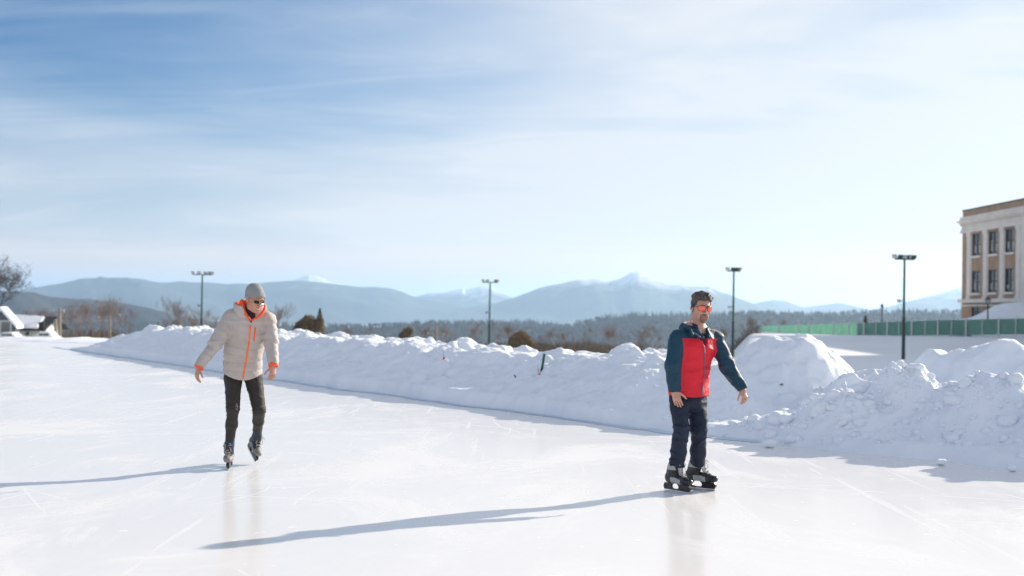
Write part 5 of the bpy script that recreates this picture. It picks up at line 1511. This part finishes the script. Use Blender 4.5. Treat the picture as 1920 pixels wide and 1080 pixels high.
# ================================================================== the skater in beige
DB = 13.0
def PB(px, py, d=0.0): return at(px, py, DB + d)
root = at(421, 877.5, 12.96); root.z = 0
pb = empty('person', root, 'man skating in a beige quilted jacket with orange zip, grey beanie and dark sunglasses', 'person')
pb['pose'] = 'bending forward with the arms out, one skate pushing behind'
TH = math.radians(14); fw = Vector((math.sin(TH), -math.cos(TH), 0)); rt = Vector((-math.cos(TH), -math.sin(TH), 0))
TH2 = math.radians(40); hf = Vector((math.sin(TH2), -math.cos(TH2), -.32)); hu = Vector((.16, -.2, 1))
Ah = basis(hf, hu); hs = 1.04
hc = PB(478.5, 562, -.22)
shR, shL = PB(432, 598, -.12), PB(502, 600, -.06)
elR, elL = PB(404, 644, -.22), PB(509, 645, -.12)
wrR, wrL = PB(373, 688, -.30), PB(512.5, 685, -.26)
hipR, hipL = PB(437, 708, .04), PB(475, 708, .08)
knR, knL = PB(437, 767, -.17), PB(486, 768, -.02)
anR = at(429, 846, 12.97); anR.z = .165
anL = at(481.5, 823, 13.42)
B = Field(np.array([root.x - .42, DB - .62, .03]), np.array([root.x + .62, DB + .62, 1.97]), .0045)
W = put_head(B, hc, Ah, hs, 1.0)
nb = PB(470, 597, -.12)
B.seg(W(0, -.03, -.06), nb, .058, .066, k=.03); B.seg(nb, PB(455, 680, .05), (.15, .10), (.14, .09), side=rt, k=.04)
for a, b, c in ((shR, elR, wrR), (shL, elL, wrL)):
    B.seg(a, b, .05, .042, k=.02); B.seg(b, c, .040, .027, k=.02); B.seg(nb, a, .05, .05, k=.03)
for a, b, c in ((hipR, knR, anR), (hipL, knL, anL)):
    B.seg(a, b, .076, .050, k=.03); B.seg(b, b.lerp(c, .55), .044, .032, k=.02)
put_hand(B, wrR + (wrR - elR).normalized() * .012, PB(366, 714, -.33) - PB(371, 689, -.30), Vector((-.75, -.55, .25)), Vector((.6, -.8, 0)), .97, .7, .7, .1)
put_hand(B, wrL + (wrL - elL).normalized() * .012, PB(511, 712, -.30) - PB(513, 686, -.26), Vector((.7, -.6, .15)), Vector((-.7, -.7, 0)), .97, .7, .7, .14)
def fmh2(C):
    q = (C - v3(hc)) @ Ah.T / hs; m = np.zeros(len(C), int)
    m[(np.abs(q[:, 0]) < .027) & (q[:, 1] > .080) & (q[:, 2] < -.049) & (q[:, 2] > -.081)] = 1; return m
field_obj('body', B, [skin_b, M['lips']], pb, fmh2)
mb = MB()
for k in range(8):
    x = -.0245 + .007 * k; p = Vector(W(x, .0925 - x * x * 16, -.064 + 11 * x * x)); mb.box((-.0033, -.004, -.0065), (.0033, .002, .0055), Vector(Ah[0]), Vector(Ah[1]), Vector(Ah[2]), p)
mb.build('teeth', M['teeth'], pb)
# beanie
Hh = B.sub(np.array(hc) - .2, np.array(hc) + .2, .004); X = Hh.grid(); q = (X - v3(hc)) @ Ah.T / hs; x, y, z = q[..., 0], q[..., 1], q[..., 2]
an = np.arctan2(x, y + .02)
Hh.ell(Vector(W(0, -.05, .085)), (.066, .065, .055), Ah, .03)
X_ = Hh.D
brim = .030 + .25 * (y) - .10 * np.clip(-y, 0, .1)
brim = np.where(y < .02, brim - .012, brim)
Hh.D = np.maximum(X_ - .012 - .005 * sstep(.028 + brim - z, 0, .01) - .0014 * np.sin(an * 44) - .005 * vnoise(q, 16, 4), brim - z).astype(np.float32)
field_obj('beanie', Hh, M['knit'], pb)
glasses(pb, W, M['lens_dark'], mat('gold_frame', (.5, .4, .22), .3, .1, 20, metal=.8), .0245, .0185, 'square')
# jacket
J = Field(np.array([root.x - .42, DB - .62, .80]), np.array([root.x + .65, DB + .40, 1.78]), .005)
hemc = PB(455.0, 706, .04); wst = PB(456, 660, .0); chs = PB(464, 618, -.07); shc = PB(468, 600, -.11)
Q_ = (.088, .008)
J.seg(hemc, wst, (.196, .165), (.196, .160), side=rt, k=0, flat0=True, quilt=Q_)
L1 = (wst - hemc).length; J.seg(wst, chs, (.196, .158), (.200, .145), side=rt, k=.006, quilt=Q_, w0=L1)
L2 = L1 + (chs - wst).length; J.seg(chs, shc, (.205, .142), (.165, .118), side=rt, k=.03, quilt=Q_, w0=L2)
J.seg(PB(437, 594, -.12), PB(497, 597, -.08), .082, .078, k=.05)
J.seg(nb, shc, (.09, .085), (.14, .11), side=rt, k=.05)
Qa = (.070, .007)
for a, b, c in ((shR, elR, wrR), (shL, elL, wrL)):
    J.seg(a, b, .086, .071, k=.02, quilt=Qa); J.seg(b, c + (c - b).normalized() * .0, .071, .050, k=.015, flat1=True, quilt=Qa, w0=(b - a).length)
Vb = PB(471, 600, -.24)
J.seg(nb + Vector((0, 0, .18)) + fw * .03, nb + fw * .03, .085, .07, k=.01, op='sub')
J.seg(nb + fw * .08 + Vector((0, 0, .10)), Vb + fw * .08 + Vector((0, 0, .0)), (.05, .08), (.010, .09), side=rt, k=.01, op='sub')
act = np.abs(J.D) < .12; P = J.grid()[act]; lat = np.abs((P - v3(hemc)) @ v3(rt)); zc_ = PB(455, 712, 0).z + .068 * (lat / .2) ** 1.6
J.D[act] = np.where(lat < .235, np.maximum(J.D[act], zc_ - P[:, 2]), J.D[act]).astype(np.float32)
cloth_noise(J, .0065, (7, 7, 11), 33)
jacket = field_obj('jacket', J, M['beige'], pb)
# orange cuffs
for c, b in ((wrR, elR), (wrL, elL)):
    K = Field(np.array(c) - .12, np.array(c) + .12, .004); d = (c - b).normalized()
    K.seg(c - d * .01, c + d * .017, .0515, .047, k=0, flat0=True, flat1=True); field_obj('cuff', K, M['orange'], jacket)
# hood: a shell round the back of the head, open in front, orange inside
cH = PB(468, 577, -.10)
def hood(name, r, th, m, front, lo_cut, h=.0045, pz=0.0):
    K = Field(np.array(cH) - .25, np.array(cH) + .25, h); X = K.grid(); q = X - v3(cH)
    qr = q @ v3(rt); qf = q @ v3(fw); qz = q[..., 2]
    rx, ry, rz = r
    l = np.sqrt((qr / rx) ** 2 + (qf / ry) ** 2 + (qz / rz) ** 2); g = np.sqrt((qr / rx ** 2) ** 2 + (qf / ry ** 2) ** 2 + (qz / rz ** 2) ** 2)
    d = (l - 1) * l / np.maximum(g, 1e-6); nz_ = .006 * vnoise(q, 14, 6)
    shell = np.abs(d + nz_) - th
    # opening: cut everything above a plane that rises to the back, and a V in front
    topcut = qz - (.075 - .42 * qf) - pz
    vcut = (qf - .0) - .0 + 0 * qz
    V_open = np.maximum(front[0] + front[1] * np.clip(qz + .12, 0, 1) - np.abs(qr), .03 - qf)
    K.D = np.maximum(np.maximum(np.maximum(shell, topcut), -V_open * -1 * -1 if False else np.minimum(V_open, 9)), -(qz + lo_cut)).astype(np.float32)
    K.D = np.maximum(K.D, np.where(qf > .03, (front[0] + front[1] * np.clip(qz + .13, 0, 1)) - np.abs(qr), -1)).astype(np.float32) if True else K.D
    return field_obj(name, K, m, jacket)
def hood2(name, r, th, m, v0, v1, lo_cut, pz=0.0, h=.0045):
    K = Field(np.array(cH) - .26, np.array(cH) + .26, h); X = K.grid(); q = X - v3(cH)
    qr = q @ v3(rt); qf = q @ v3(fw); qz = q[..., 2]; rx, ry, rz = r
    l = np.sqrt((qr / rx) ** 2 + (qf / ry) ** 2 + (qz / rz) ** 2); g = np.sqrt((qr / rx ** 2) ** 2 + (qf / ry ** 2) ** 2 + (qz / rz ** 2) ** 2)
    d = (l - 1) * l / np.maximum(g, 1e-6) + .006 * vnoise(q, 14, 6)
    D = np.abs(d) - th
    D = np.maximum(D, qz - (.045 - .22 * qf) - pz)
    half = v0 + v1 * np.clip(qz + .13, 0, 1)                 # half width of the opening grows upward
    D = np.maximum(D, np.where(qf > 0, half - np.abs(qr), -1.0))
    D = np.maximum(D, -(qz + lo_cut)); K.D = D.astype(np.float32)
    return field_obj(name, K, m, jacket)
hood2('hood', (.150, .150, .175), .012, M['beige'], .006, .50, .135)
hood2('hood_lining', (.132, .132, .158), .006, M['orange'], .000, .40, .13, .008)
for side_px in (((453, 562), (455, 574), (459, 586), (465, 594), (471, 601)), ((497.5, 572), (495.5, 581), (490, 589), (481, 596), (471.5, 601))):
    mb = MB(); L_ = len(side_px); wr = (.018, .020, .018, .012, .006) if side_px[0][0] < 470 else (.010, .016, .018, .012, .006)
    pts_ = [PB(px_, py_, -.285 + .10 * abs((px_ - 474) / 24) ** 1.5) for px_, py_ in side_px]
    mb.tube(pts_, list(wr), 8); mb.build('hood_trim', M['orange'], jacket, smooth=True)
# black scarf inside
K = Field(np.array(nb) - .2, np.array(nb) + .2, .005)
K.seg(nb + Vector((0, 0, -.03)), W(0, -.02, -.09), .082, .074, k=.01); K.ell(nb + fw * .05 + Vector((0, 0, .01)), (.06, .06, .05), None, .03)
field_obj('neck_warmer', K, M['black_cloth'], pb)
def on_j(px, py, off=.002): return J.hit(px, py, DB - .55, DB + .3, off)
zp = [on_j(*p) for p in ((471, 601), (470, 612), (467.5, 635), (464, 660), (460, 685), (455.5, 710))]
zip_strip('zip', J, zp, .017, M['orange_zip'], jacket, vd)
zp = [on_j(*p) for p in ((478.8, 614), (477.6, 626), (476, 639))]
zip_strip('pocket_zip', J, zp, .013, M['orange'], jacket, vd)
mb = MB(); mb.tube([on_j(471.2, 601, .008), on_j(471.2, 605, .009)], .005, 6); mb.build('zip_pull', M['zip_grey'], jacket)
# trousers
T_ = Field(np.array([root.x - .30, DB - .5, .2]), np.array([root.x + .60, DB + .7, 1.1]), .0055)
T_.seg(PB(455.5, 680, .05), PB(455.5, 704, .05), (.172, .12), (.172, .12), side=rt, k=.02, flat1=True)
for a, b, c, ft in ((hipR, knR, anR, .72), (hipL, knL, anL, .70)):
    T_.seg(a, b, (.094, .094), (.063, .066), side=rt, k=.012)
    m1 = b.lerp(c, .35); T_.seg(b, m1, (.062, .066), (.058, .066), side=rt, k=.02)
    T_.seg(m1, b.lerp(c, ft), (.058, .066), (.050, .054), side=rt, k=.02, flat1=True)
act = np.abs(T_.D) < .05; P = T_.grid()[act]
kz = (knR.z + knL.z) / 2
T_.D[act] -= (.006 * np.exp(-((P[:, 2] - kz) / .07) ** 2) * np.abs(np.sin((P[:, 2] + .12 * P[:, 0]) * 85 + 2 * vnoise(P, 9, 2)))).astype(np.float32)
cloth_noise(T_, .0055, (7, 7, 12), 43)
field_obj('trousers', T_, M['olive'], pb)
for b, c in ((knR, anR), (knL, anL)):
    K = Field(np.array(c) - .26, np.array(c) + .3, .005); K.seg(b.lerp(c, .60), b.lerp(c, .98), .046, .050, k=0); field_obj('sock', K, M['sock'], pb)
make_skate(pb, anR, 0.0, math.radians(6), anR + (knR - anR).normalized() * .12, style='grey', s=1.0, roll=-.12)
make_skate(pb, anL, anL.z - .165, math.radians(28), anL + (knL - anL).normalized() * .12, pitch=-.42, style='grey', s=1.0, roll=.22)
# ------------------------------------------------------------------ haze: the air between here and the mountains
mh = bpy.data.materials.new('haze'); mh.use_nodes = True; nt = mh.node_tree
for n_ in list(nt.nodes):
    if n_.type != 'OUTPUT_MATERIAL': nt.nodes.remove(n_)
pv = nt.nodes.new('ShaderNodeVolumePrincipled'); pv.inputs['Color'].default_value = (0.52, 0.75, 1.0, 1)
pv.inputs['Density'].default_value = 0.000095; pv.inputs['Anisotropy'].default_value = 0.45
nt.links.new(pv.outputs[0], [n_ for n_ in nt.nodes if n_.type == 'OUTPUT_MATERIAL'][0].inputs['Volume'])
mb = MB(); mb.box((-16000, -800, -140), (16000, 28000, 350)); hz_o = mb.build('haze', mh); hz_o['kind'] = 'stuff'
hz_o['label'] = 'thin pale winter haze over the valley'; hz_o['category'] = 'haze'
